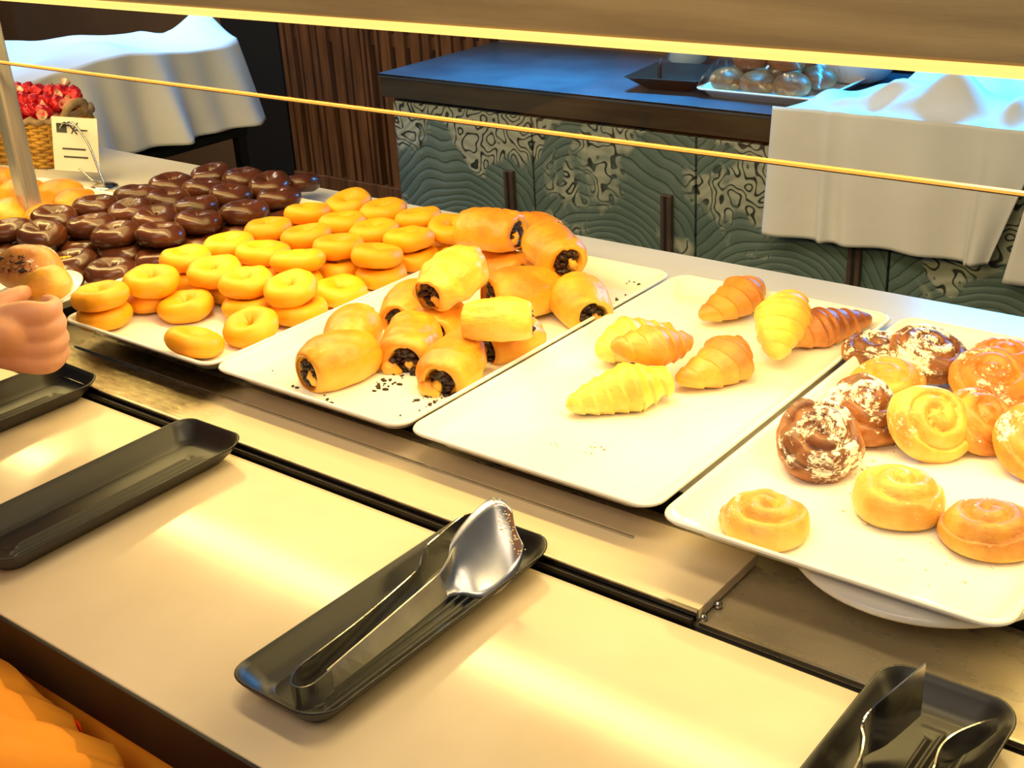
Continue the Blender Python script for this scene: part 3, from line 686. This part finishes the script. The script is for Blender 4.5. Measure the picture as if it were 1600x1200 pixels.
spiral_bun('sugared dark brown spiral bun leaning at the left of the tray', (-.476, 1.062, SZ+.016), 'bun_brown', 4, (.45, -.10), .3, R=.046, H=.040, rough=.0030, groove=.012)
spiral_bun('dark brown sugared bun propped behind the leaning left one', (-.470, 1.150, SZ+.012), 'bun_brown', 5, (.30, .1), 2.0, R=.046, H=.040, rough=.0030, groove=.012)
spiral_bun('pale yellow spiral bun tilted up to show its full swirl', (-.402, 1.150, SZ+.022), 'bun_pale', 6, (.72, .18), 2.6, R=.044, H=.036, p=.0175, groove=.010)
spiral_bun('golden bun directly behind the tilted yellow swirl', (-.366, 1.192, SZ+.014), 'bun_gold', 7, (.45, .35), .9, R=.042, H=.033)
spiral_bun('plain pale bun between the brown buns and the tilted swirl', (-.478, 1.232, SZ+.010), 'bun_pale', 8, (.25, -.1), 1.4, R=.043, H=.034)
spiral_bun('dark bun at the back left, partly covered by a sugared one', (-.528, 1.326, SZ+.002), 'bun_brown', 9, (0, 0), 0, R=.041, H=.034, rough=.002)
spiral_bun('heavily sugared dark brown spiral bun at the back', (-.466, 1.318, SZ+.016), 'bun_brown', 10, (.25, .15), 3.0, R=.046, H=.036, rough=.002)
spiral_bun('orange sugared bun at the back right in front of another', (-.385, 1.290, SZ+.016), 'bun_orange', 11, (.35, 0), 3.6, R=.045, H=.034)
spiral_bun('orange bun furthest back at the right', (-.392, 1.362, SZ+.006), 'bun_orange', 12, (.15, 0), 1.1, R=.043, H=.034)
spiral_bun('orange bun cut off by the right edge of the picture', (-.300, 1.172, SZ+.014), 'bun_orange', 13, (.50, .1), 1.9, R=.045, H=.036)

# ------------------------------------------------------------------ yellow rolls on the far left tray
def blob(rx, ry, rz_, seed, amp=.12, n=20, m_=26):
    rings = []
    for i in range(1, n):
        a = PI*i/n
        ring = []
        for j in range(m_):
            b = 2*PI*j/m_; d = (math.sin(a)*math.cos(b), math.sin(a)*math.sin(b), math.cos(a))
            k = 1+amp*nz(d, 1.6, seed); z = d[2]*rz_*k
            if z < -.6*rz_: z = -.6*rz_+(z+.6*rz_)*.3
            ring.append((d[0]*rx*k, d[1]*ry*k, z))
        rings.append(ring)
    return loft(rings)
for k, (x, y, z, lb) in enumerate([(-2.31, 1.262, .055, 'yellow roll at the left picture edge beside the wicker basket'), (-2.175, 1.225, .058, 'yellow roll left of the post, lying on its side'), (-2.078, 1.140, .055, 'yellow roll directly left of the foot of the post'),
                                  (-2.119, 1.272, .052, 'yellow roll behind the post, peeping out at its right'), (-2.035, 1.245, .054, 'yellow roll right of the steel post'), (-2.0, 1.165, .05, 'yellow roll right of the post, hidden behind the chocolate donuts'), (-2.19, 1.13, .052, 'yellow roll at the left picture edge next to the post'), (-2.24, 1.19, .052, 'yellow roll between the basket and the post, at the left edge')]):
    o = link('yellow_roll', blob(.046, .036, .027, k+2), 'roll'); o.location = (x, y, z); o.rotation_euler.z = k*1.3; tag(o, lb, 'pastry', 'yellow rolls on the far left tray')

# ------------------------------------------------------------------ post, gantry, glass
t = thing('steel_post', 'slanting satin steel post rising from the counter at the left', 'post', (-2.045, 1.165, .028), (0, D(-1.5), 0))
link('pole', loft([[(x, y, z) for x, y in rrect(.0165, .0165, .006)] for z in (0, .41)]), 'postmetal', t, smooth=False)
link('base_flange', lathe([(.034, 0), (.034, .004), (.024, .006)], 32), 'postmetal', t)
t = thing('heat_lamp_gantry', 'brushed metal heat lamp housing spanning the top of the picture', 'lamp')
link('housing', loft([[(x, y, z) for y, z in rrect2] for x in (-2.65, .45) for rrect2 in [[(1.066, .458), (1.070, .452), (1.36, .452), (1.36, .64), (1.066, .64)]]]), 'hood', t, smooth=False)
link('lamp_tube', tube([(-2.6, 1.070, .4500), (.4, 1.070, .4500)], .0058, 12), 'led', t)
link('diffuser_frame', boxes([(-2.62, 1.077, .444, .42, 1.080, .452), (-2.62, 1.126, .444, .42, 1.129, .452)]), 'darkmetal', t, smooth=False)
t = thing('sneeze_guard', 'clear glass sneeze guard with a golden highlight along its lower edge', 'glass panel')
box('glass_pane', (-2.6, 1.143, .3285, .4, 1.149, .445), 'glass', t)
box('highlight_edge', (-2.6, 1.1425, .3258, .4, 1.1495, .3285), 'gedge', t)  # strip coloured as the golden highlight on the glass edge
box('lower_gasket', (-2.6, 1.1425, .3245, .4, 1.1495, .3258), 'blacktrim', t)

# ------------------------------------------------------------------ wicker basket, sweets, card holder
t = thing('wicker_basket', 'yellow wicker basket filled with red wrapped sweets behind the post', 'basket', (-2.50, 1.475, .028), (0, 0, .12))
for k in range(15):
    z = .005+k*.0066; e = 1+.10*k/15; pts = []
    for j in range(48):
        a = 2*PI*j/48; wv = .0025*math.sin(j*PI/2+k*PI)
        cx_, cy_ = math.copysign(abs(math.cos(a))**.5, math.cos(a)), math.copysign(abs(math.sin(a))**.5, math.sin(a))
        pts.append(((.115*e+wv)*cx_, (.072*e+wv)*cy_, z))
    link('woven_strand', tube(pts, .0042, 6, True), 'wicker', t)
for k in range(22):
    a = 2*PI*k/22; cx_, cy_ = math.copysign(abs(math.cos(a))**.5, math.cos(a)), math.copysign(abs(math.sin(a))**.5, math.sin(a))
    link('stake', tube([(.114*cx_, .072*cy_, 0), (.127*cx_, .080*cy_, .102)], .0034, 6), 'wicker', t)
box('basket_base', (-.10, -.06, 0, .10, .06, .006), 'wicker', t)
hp = [(.128*math.copysign(abs(math.cos(a))**.5, math.cos(a)), .081*math.copysign(abs(math.sin(a))**.5, math.sin(a)), .103+.004*math.sin(a*16)) for a in [2*PI*j/64 for j in range(64)]]
link('braided_rim', tube(hp, .007, 8, True), 'braid', t)
link('handle_loop', tube(smooth_pts([(.128, -.03, .10), (.146, -.02, .125), (.150, .0, .132), (.146, .02, .125), (.128, .03, .10)], 4), .008, 8), 'braid', t)
fl2 = box('sweet_support', (-.105, -.06, .006, .105, .06, .085), 'foil', t)
n = 0; rs = random.Random(9)
rows = ['front row', 'middle row', 'back row']; cn = ['rightmost', 'second from the right', 'third from the right', 'fourth from the right', 'fifth from the right', 'leftmost']
for r_ in range(3):
    for c_ in range(6):
        x, y, z = .095-c_*.037+rs.uniform(-.004, .004), -.045+r_*.042, .112+r_*.012+rs.uniform(-.002, .003)
        wx = t.matrix_basis @ Vector((x, y, z)) if False else Vector((-2.50+x*math.cos(.12)-y*math.sin(.12), 1.475+x*math.sin(.12)+y*math.cos(.12), .028+z))
        o = link('wrapped_sweet', blob(.020, .018, .018, n, .25, 8, 12), 'foil', smooth=False); o.location = wx; o.rotation_euler = (rs.random(), rs.random(), rs.random()*3)
        tag(o, 'red foil wrapped sweet in the basket, %s, %s' % (rows[r_], cn[c_]), 'sweet', 'red wrapped sweets')
        w_ = link('twisted_end', lathe([(.002, 0), (.004, .006), (.011, .016)], 10, True, False), 'foilpink', o, smooth=False); w_.location = (.006, -.008, .013); w_.rotation_euler = (.6, .4, 0)
        n += 1
t = thing('card_holder', 'chrome wire card holder with oval foot holding a small white menu card', 'card holder', (-2.155, 1.392, .028))
link('foot', lathe([(.026, 0), (.026, .004), (.018, .008), (.004, .009)], 32), 'steel', t)
# card stands in world about 15 cm left of the foot, held by the open wire loop
loop = smooth_pts([(0, 0, .008), (-.045, .003, .010), (-.095, .0, .045), (-.122, -.002, .088), (-.095, -.004, .120), (-.060, -.003, .118)], 6)
loop2 = smooth_pts([(0, 0, .008), (-.012, .0, .040), (-.028, .0, .085), (-.060, -.003, .122), (-.085, -.004, .120)], 6)
link('wire_loop', join([tube(loop, .0022, 8), tube(loop2, .0022, 8)]), 'steel', t)
t2 = thing('menu_card', 'small white menu card printed with a grey sketch and two lines', 'card', (-2.235, 1.390, .052), (D(-8), D(4), D(28)))
box('paper', (-.050, 0, .0, .047, .0012, .106), 'card', t2)
ink = []
for (x0, z0, x1, z1) in [(-.030, .042, .020, .0455), (-.028, .026, .024, .0295), (-.040, .075, -.018, .092), (-.040, .088, -.012, .0935), (.000, .080, .026, .083)]: ink.append((x0, -.0005, z0, x1, .0002, z1))
link('printed_marks', join([boxes(ink), tube([(-.014, -.0002, .094), (-.004, -.0002, .082), (.004, -.0002, .073)], .0016, 6), tube([(.006, -.0002, .096), (-.002, -.0002, .086), (-.008, -.0002, .074)], .0014, 6)]), 'ink', t2, smooth=False)

# ------------------------------------------------------------------ back counter
t = thing('back_worktop', 'dark steel worktop with bronze apron behind the buffet', 'worktop')
box('top', (-2.565, 2.60, -.012, 1.0, 3.14, 0), 'topsteel', t, .002)
box('apron', (-2.560, 2.603, -.066, 1.0, 2.62, -.012), 'apron', t, .001)
box('side_apron', (-2.560, 2.62, -.066, -2.545, 3.14, -.012), 'apron', t)
box('edge_trim', (-2.566, 2.5985, -.004, 1.0, 2.6005, -.0005), 'steel', t)
x0 = -2.545; where = ['leftmost, at the open end of the counter', 'second from the left, with a large arched wave', 'third from the left, beside the hanging white cloth', 'under the hanging white cloth', 'at the right picture edge, hidden by cloth', 'beyond the right picture edge']
for k in range(6):
    a = -2.53+.5*k; t = thing('base_cabinet', 'green wave painted cabinet %s' % where[k], 'cabinet', (a+.25, 2.63, FZ), group='wave painted cabinets')
    zt = -.078-FZ
    box('carcass', (-.249, .0, .08, .249, .48, zt), 'carcass', t)
    box('plinth', (-.249, .05, 0, .249, .45, .08), 'carcass', t)
    d = box('door', (-.247, -.018, -.55, .247, 0, .0), 'wave', t, .0015); d.location = (0, 0, zt)
    h = box('handle', (.157, -.034, -.44, .188, -.018, -.150), 'bronze', d, .002)
    box('handle_groove', (.168, -.0355, -.438, .176, -.0338, -.152), 'carcass', d)

# black square dish
def square_dish():
    prof = [(.055, 0), (.060, .002), (.100, .030), (.103, .031), (.101, .033), (.060, .006), (.050, .005)]
    return loft([[(x, y, z+(.006*(abs(x)*abs(y)/.01)**1.5 if z > .02 else 0)) for x, y in rrect(a, a, .012, 4)] for a, z in prof])
o = link('square_dish', square_dish(), 'black_mel', loc=(-1.685, 2.78, .0)); o.rotation_euler.z = .12; tag(o, 'black flared square dish on the dark steel worktop', 'dish')
o = link('spoon_rest', tube([(-1.75, 2.80, .012), (-1.748, 2.80, .045), (-1.744, 2.80, .062)], [.006, .005, .003], 8), 'carcass'); tag(o, 'short dark stub standing in the square black dish', 'utensil')
t = thing('glass_jar', 'glass jar of cream dessert behind the black square dish', 'jar', (-1.775, 2.985, 0))
link('jar_wall', lathe([(.028, 0), (.05, .012), (.056, .03), (.058, .16), (.055, .16), (.053, .03), (.047, .016), (.02, .013)], 40), 'jar', t)
link('dessert', lathe([(.02, .015), (.046, .018), (.051, .03), (.0525, .12), (.03, .122)], 36), 'yogurt', t)
# wrapped tray of dinner rolls
white_tray('small white tray of film wrapped bread rolls on the back worktop', -1.415, 2.86, 0.0, .165, .18, h=.024)
bl_ = ['at the front left', 'front middle, shiny', 'front right', 'left behind the front row', 'in the middle of the heap', 'right of the middle', 'at the back left', 'at the back right', 'front corner beside the white cloth']
for k, (x, y, z) in enumerate([(-1.52, 2.75, .035), (-1.435, 2.74, .035), (-1.35, 2.745, .035), (-1.515, 2.84, .035), (-1.42, 2.84, .037), (-1.33, 2.84, .035), (-1.48, 2.79, .082), (-1.385, 2.785, .084), (-1.43, 2.93, .04)]):
    o = link('bread_roll', blob(.046, .043, .031, k+40, .06), 'bread', loc=(x, y, z)); tag(o, 'brown bread roll under plastic film, %s' % bl_[k], 'bread roll', 'film wrapped bread rolls')
def film_mesh():
    nx, ny = 40, 40; v = []; f = []
    for i in range(nx):
        for j in range(ny):
            u, w_ = i/(nx-1)*2-1, j/(ny-1)*2-1
            h = .135*(1-u*u)**.5*(1-w_*w_)**.45+.026
            x, y = -1.415+u*.165, 2.86+w_*.178
            h = min(h, .128)+.004*nz((x, y, 0), 60, 3)*(1-abs(u))*(1-abs(w_))*2
            v.append((x, y, h))
    for i in range(nx-1):
        for j in range(ny-1): f.append((i*ny+j, (i+1)*ny+j, (i+1)*ny+j+1, i*ny+j+1))
    return mesh(v, f)
o = link('plastic_film', film_mesh(), 'film'); tag(o, 'clear crinkled plastic film over the tray of bread rolls', 'plastic film')
# white bowl behind the cloth
o = link('white_bowl', lathe([(.04, 0), (.07, .012), (.11, .06), (.125, .105), (.12, .105), (.10, .06), (.06, .018), (.02, .016)], 48), 'bowl', loc=(-1.30, 3.0, .0)); tag(o, 'large white bowl showing behind the blue lit cloth', 'bowl')

# ------------------------------------------------------------------ cloths
def grid(nx, ny, fn):
    v = [fn(i/(nx-1), j/(ny-1)) for i in range(nx) for j in range(ny)]
    f = [(i*ny+j, (i+1)*ny+j, (i+1)*ny+j+1, i*ny+j+1) for i in range(nx-1) for j in range(ny-1)]
    return mesh(v, f)
def G(x, y, cx, cy, sx, sy, a=0):
    dx, dy = x-cx, y-cy; c, s_ = math.cos(a), math.sin(a); p, q = dx*c+dy*s_, -dx*s_+dy*c
    return math.exp(-(p/sx)**2-(q/sy)**2)
def cloth_right(u, v):
    X = -1.312+u*.60
    drop = .30; n = .0
    top_len = .46
    s_ = v*(drop+top_len)
    if s_ < drop:     # hanging front, from hem upwards
        z = -.285+s_; k = 1-s_/drop
        x = X+.012*k*math.sin(u*3)-.01*k*(1-u)-.09*k*max(0, u-.75)/.25
        fold = .010*math.sin(u*23+.6)+.014*math.exp(-((u-.225)/.018)**2)-.012*math.exp(-((u-.275)/.03)**2)+.010*math.exp(-((u-.80)/.02)**2)
        y = 2.583-.006-(fold*(.25+.75*k)) - .012*k
        z += -.004*k*math.sin(u*9)*u + .012*u*k
        return (x, y, z+.012)
    y = 2.585+(s_-drop)
    yy = y-2.585
    x = X+min(.18, yy*.50)*(1-u)
    ramp = min(1, yy/.06)
    h = .016+ramp*(.004+.090*G(x, y, -.94, 2.685, .095, .055, .05)+.115*G(x, y, -1.27, 2.90, .085, .17, -.1)+.10*G(x, y, -1.0, 2.98, .15, .10)+.085*G(x, y, -.74, 2.86, .10, .13)
                   +.045*G(x, y, -1.07, 2.70, .11, .022, .5)+.03*G(x, y, -1.25, 2.70, .03, .07, .2)+.035*G(x, y, -.80, 2.66, .025, .08, -.3)+.006*math.sin(x*47+y*31))
    e = min(1, max(0, u)/.08); h = .014+(h-.014)*(.25+.75*e)
    return (x, y, max(h, .004))
o = link('white_cloth', grid(110, 90, cloth_right), 'cloth'); tag(o, 'white cloth lit blue on top, draped over food on the back worktop', 'cloth')
o.modifiers.new('s', 'SOLIDIFY').thickness = .0018
def cloth_right2(u, v):
    X = -.712+u*.6; drop = .33; s_ = v*(drop+.40)
    if s_ < drop:
        k = 1-s_/drop; z = -.31+s_; x = X-.055*k*(1-u)
        y = 2.590-.008*math.sin(u*30)*k-.006*k-.010*math.exp(-((u)/.03)**2)
        return (x, y, z+.012)
    y = 2.588+(s_-drop); yy = y-2.588
    return (X, y, .020+min(1, yy/.05)*(.06+.03*math.sin(X*17+y*9)+.05*G(X, y, -.55, 2.8, .1, .12)))
o = link('white_cloth', grid(60, 60, cloth_right2), 'cloth'); tag(o, 'second white cloth at the right edge, hanging lower behind the diagonal fold', 'cloth')
o.modifiers.new('s', 'SOLIDIFY').thickness = .0018

# left trolley
t = thing('trolley', 'metal bakery trolley under the white cloth at the left', 'trolley')
TX = -2.74
for (px, py) in ((TX, 2.215), (TX, 1.70), (-3.28, 2.215), (-3.28, 1.70)):
    link('leg', loft([[(px+x, py+y, z) for x, y in rrect(.014, .014, .003, 2)] for z in (FZ, -.02)]), 'darkmetal', t, smooth=False)
box('side_rail', (TX-.015, 1.66, -.112, TX+.015, 2.235, -.088), 'darkmetal', t, .002)
box('shelf', (-3.30, 1.68, -.100, TX, 2.235, -.092), 'darkmetal', t, .001)
box('top_shelf', (-3.30, 1.68, -.02, TX, 2.235, -.01), 'darkmetal', t, .001)
box('far_rail', (-3.30, 2.20, -.112, TX, 2.235, -.088), 'darkmetal', t, .002)
white_tray('small white tray of rolls on the trolley rail, far end', TX-.13, 2.07, -.0915, .10, .12, h=.016)
white_tray('small white tray of rolls on the trolley rail, near end', TX-.13, 1.84, -.0915, .10, .105, h=.016)
for k, (x, y, lb) in enumerate([(TX-.06, 2.13, 'round roll on the far trolley tray, right'), (TX-.06, 2.04, 'round roll on the far trolley tray, left'), (TX-.07, 1.88, 'round roll on the near trolley tray, right'), (TX-.07, 1.79, 'round roll on the near trolley tray, left'), (TX-.15, 2.10, 'round roll at the rear of the far trolley tray'), (TX-.15, 1.84, 'round roll at the rear of the near trolley tray')]):
    o = link('bread_roll', blob(.040, .040, .026, k+60, .06), 'bread', loc=(x, y, -.062)); tag(o, lb, 'bread roll', 'rolls on the trolley')
def cloth_left(u, v):
    # u along y (near to far), v: side hem -> top edge -> across the top
    Y = 1.50+u*.74; drop = .225; s_ = v*(drop+.62)
    topz = .165-.02*u + .012*math.sin(Y*11)
    if s_ < drop:
        k = 1-s_/drop; z = -.058-.022*u+(topz+.058+.022*u)*(1-k)
        fold = .016*math.sin(u*22+.5*k)+.012*math.sin(u*41+1.3)+.02*math.exp(-((u-.62)/.05)**2)
        x = -2.715+fold*(.2+.8*k)+.03*k
        return (x, Y+.05*k*u*u, z)
    X = -2.715-(s_-drop)
    q = s_-drop
    h = topz+.014*math.sin(X*13+Y*7)*min(1, q/.1)+.018*nz((X, Y, 0), 7, 2)*min(1, q/.08)
    h += .085*G(X, Y, -2.84, 2.24, .08, .07)+.02*G(X, Y, -3.15, 2.05, .1, .1)
    if q > .50: h -= (q-.50)*1.6
    if u > .93: h -= (u-.93)*.6*(0 if q < .25 else 1)
    return (X, Y, h)
o = link('white_cloth', grid(100, 110, cloth_left), 'cloth'); tag(o, 'white cloth draped over the trolley at the left, lit pale blue on top', 'cloth')
o.modifiers.new('s', 'SOLIDIFY').thickness = .0018
def cloth_left_end(u, v):
    X = -2.715-u*.5; k = v; z = .15+.085*math.exp(-((u-.22)/.15)**2)*(1-k)-.21*k
    return (X+.04*k*(1-u), 2.242+.03*k+.012*math.sin(u*24)*k, z)
# the trolley's contents under the cloth
t = thing('bread_crate', 'hidden stack of bread crates that the trolley cloth lies over', 'crate')
box('crate', (-3.26, 1.70, -.01, -2.76, 2.2, .125), 'bread', t, .01)

# ------------------------------------------------------------------ the hand, plate and the person in orange
def skin(name, verts, edges, radii, mat, parent=None, sub=2, root=0):
    me = bpy.data.meshes.new(name); me.from_pydata(verts, edges, []); me.update()
    o = bpy.data.objects.new(name, me); C.objects.link(o)
    o.modifiers.new('skin', 'SKIN')
    for i_, r in enumerate(radii):
        sv = me.skin_vertices[0].data[i_]; sv.radius = (r, r) if not isinstance(r, tuple) else r
        sv.use_root = (i_ == root)
    sb = o.modifiers.new('sub', 'SUBSURF'); sb.levels = sub; sb.render_levels = sub
    dg = bpy.context.evaluated_depsgraph_get(); me2 = bpy.data.meshes.new_from_object(o.evaluated_get(dg))
    bpy.data.objects.remove(o)
    return link(name, me2, mat, parent) if mat else me2
# plate held over the ledge
PC = Vector((-1.437, .796, .122))
t = thing('small_plate', 'small white plate held in the hand at the left edge', 'plate', PC, (D(10), D(-4), 0))
link('plate_body', lathe([(.03, 0), (.045, .003), (.064, .012), (.067, .014), (.065, .0155), (.045, .006), (.02, .005)], 48), 'melamine', t)
o = link('pastry_round', blob(.031, .030, .026, 70, .14), 'rollpale', loc=(-1.400, .797, .153)); tag(o, 'pale yellow pastry on the held plate, nearer the donuts', 'pastry')
o = link('filled_pastry', blob(.046, .040, .030, 71, .12), 'bun_gold', loc=(-1.462, .812, .162)); tag(o, 'round golden pastry with dark chocolate streaks on the held plate', 'pastry')
rs = random.Random(77); sp3 = []
for _ in range(46):
    q1, q2 = rs.uniform(-.1, 1.0), rs.uniform(-1.9, -.5); sp3.append(Vector((.043*math.cos(q1)*math.cos(q2)*1.05, .038*math.sin(q2), .028*math.sin(q1+.35)+.001)))
link('chocolate_flecks', crumbs(sp3, .001, .0032, 6), 'filling', o)
# person: one skinned figure standing at the ledge, right hand out over it; feet on the floor
V = []; E_ = []; Rr = []
def add(p, r, par=None):
    V.append(tuple(p)); Rr.append(r)
    if par is not None: E_.append((par, len(V)-1))
    return len(V)-1
BX, BY = -1.17, .10
pel = add((BX, BY, -.02), (.13, .10))
w1 = add((BX, BY-.01, .14), (.125, .095), pel); ch = add((BX, BY-.01, .30), (.15, .105), w1); nk0 = add((BX, BY-.02, .47), (.10, .08), ch); nk = add((BX, BY-.02, .55), .052, nk0)
hd0 = add((BX, BY+.01, .62), (.070, .075), nk); hd1 = add((BX, BY+.02, .71), (.075, .085), hd0); hd2 = add((BX, BY+.01, .77), (.05, .06), hd1)
for sx in (-1, 1):
    h = add((BX+sx*.09, BY, -.10), .085, pel); kn = add((BX+sx*.10, BY+.02, -.45), .058, h); an = add((BX+sx*.10, BY-.01, -.84), .040, kn); add((BX+sx*.10, BY+.10, -.885), (.04, .03), an)
sl = add((BX-.17, BY-.02, .44), .055, nk0); el = add((BX-.25, BY-.02, .18), .042, sl); add((BX-.22, BY+.14, .02), .028, el)
sr = add((BX+.16, BY-.02, .44), .055, nk0); er = add((-1.09, .30, .26), .042, sr); fa = add((-1.24, .46, .20), .037, er); fb = add((-1.36, .60, .150), .031, fa); wr = add((-1.410, .678, .122), (.028, .030), fb)
pm = add((-1.385, .702, .120), (.030, .054), wr); kk = add((-1.343, .737, .117), (.024, .056), pm)
body = skin('person', V, E_, Rr, 'skin', sub=3)
fing = []
def fchain(pts, r):
    vs = [tuple(p) for p in pts]; return skin('f', vs, [(i_, i_+1) for i_ in range(len(vs)-1)], r, None, sub=2)
Rh = Vector((.772, .635, 0)); Fh = Vector((-.635, .772, 0)); Up = Vector((0, 0, 1))
for q, (dz, ln) in enumerate(((.034, .95), (.012, 1.0), (-.010, .96), (-.030, .82))):     # fingers one above the other, curling round the plate
    w0 = Vector((-1.415, .680, .122+dz*.35)); b = Vector((-1.345, .735, .117+dz*1.0))-Fh*.004
    pts = [w0, w0.lerp(b, .55)-Fh*.003, b, b+Rh*.020*ln-Up*.003, b+Rh*.028*ln+Fh*.022-Up*dz*.12, b+Rh*.018*ln+Fh*.040-Up*(dz*.15-.002), b+Rh*.000*ln+Fh*.043+Up*(.003)]
    fing.append(fchain(pts, [.016, .0185, .0185, .0150, .0125, .0108, .0085]))
b = Vector((-1.400, .700, .142))
fing.append(fchain([b, b+Rh*.022+Up*.012+Fh*.014, b+Rh*.040+Up*.016+Fh*.036, b+Rh*.044+Up*.012+Fh*.058], [.0175, .0150, .0125, .0095]))
bm = bmesh.new(); bm.from_mesh(body.data)
for m in fing: bm.from_mesh(m)
bm.to_mesh(body.data); bm.free()
rm = body.modifiers.new('merge', 'REMESH'); rm.mode = 'VOXEL'; rm.voxel_size = .0032
sm_ = body.modifiers.new('soft', 'SMOOTH'); sm_.factor = .5; sm_.iterations = 4
me_ = bpy.data.meshes.new_from_object(body.evaluated_get(bpy.context.evaluated_depsgraph_get())); body.modifiers.clear(); body.data = me_
for p in body.data.polygons: p.use_smooth = True
body.data.materials.clear(); body.data.materials.append(MT['skin'])
tag(body, 'person in orange clothes at the lower left, reaching over the ledge with a plate', 'person')
def robe(u, v):
    a = 2*PI*u; z = .555-v*1.295; q_ = min(1, max(0, (.555-z)/.13)); q_ = .34+.66*(1-(1-q_)**2)**.5
    k = max(0, min(1, (.07-z)/.13)); k = k*k*(3-2*k)
    rx = .20+.150*k+.05*max(0, v-.6); ry = .15+.125*k; rx *= q_; ry *= q_
    f_ = 1+(.035*math.sin(a*13+v*6+1.5*math.sin(v*9))+.022*math.sin(a*31-v*14)+.010*math.sin(a*63+v*30))*k
    cx = BX+.09*k; cy = BY+.075*k; e = 1-.5*k; c_, s_ = math.cos(a), math.sin(a)
    return (cx+rx*f_*math.copysign(abs(c_)**e, c_), min(cy+ry*f_*math.copysign(abs(s_)**e, s_), .441), z)
ro = link('orange_robe', grid(200, 80, robe), 'orange', body); ro.modifiers.new('s', 'SOLIDIFY').thickness = .004
def sash(u, v):
    a = D(72+5*v)-u*.10; x, y, z = robe(a/(2*PI), .47+.5*u)
    return (x+.010*math.cos(a), min(y+.008*math.sin(a), .445), z)
link('coral_trim', grid(30, 4, sash), 'coral', body)
link('hair', lathe([(.02, .10), (.07, .085), (.098, .03), (.10, -.04), (.075, -.10), (.06, -.11)], 30), 'hair', body, loc=(BX, BY-.02, .735))
link('nose', blob(.012, .016, .02, 3, .05, 10, 12), 'skin', body, loc=(BX, BY+.115, .68))
link('mouth', blob(.022, .006, .006, 3, .05, 8, 12), 'coral', body, loc=(BX, BY+.10, .635))
for sx in (-1, 1):
    link('eye', blob(.010, .007, .006, 4, 0, 8, 12), 'hair', body, loc=(BX+sx*.032, BY+.095, .705))
    link('ear', blob(.010, .018, .028, 4, 0, 8, 12), 'skin', body, loc=(BX+sx*.092, BY+.01, .69))
skin('sleeve', [(BX+.14, BY-.02, .45), (BX+.12, BY+.10, .34), (-1.10, .29, .26), (-1.20, .42, .21)], [(0, 1), (1, 2), (2, 3)], [.082, .070, .06, .052], 'orange', body)
skin('sleeve', [(BX-.14, BY-.02, .45), (BX-.24, BY-.02, .2), (BX-.24, BY+.08, .09)], [(0, 1), (1, 2)], [.075, .06, .05], 'orange', body)
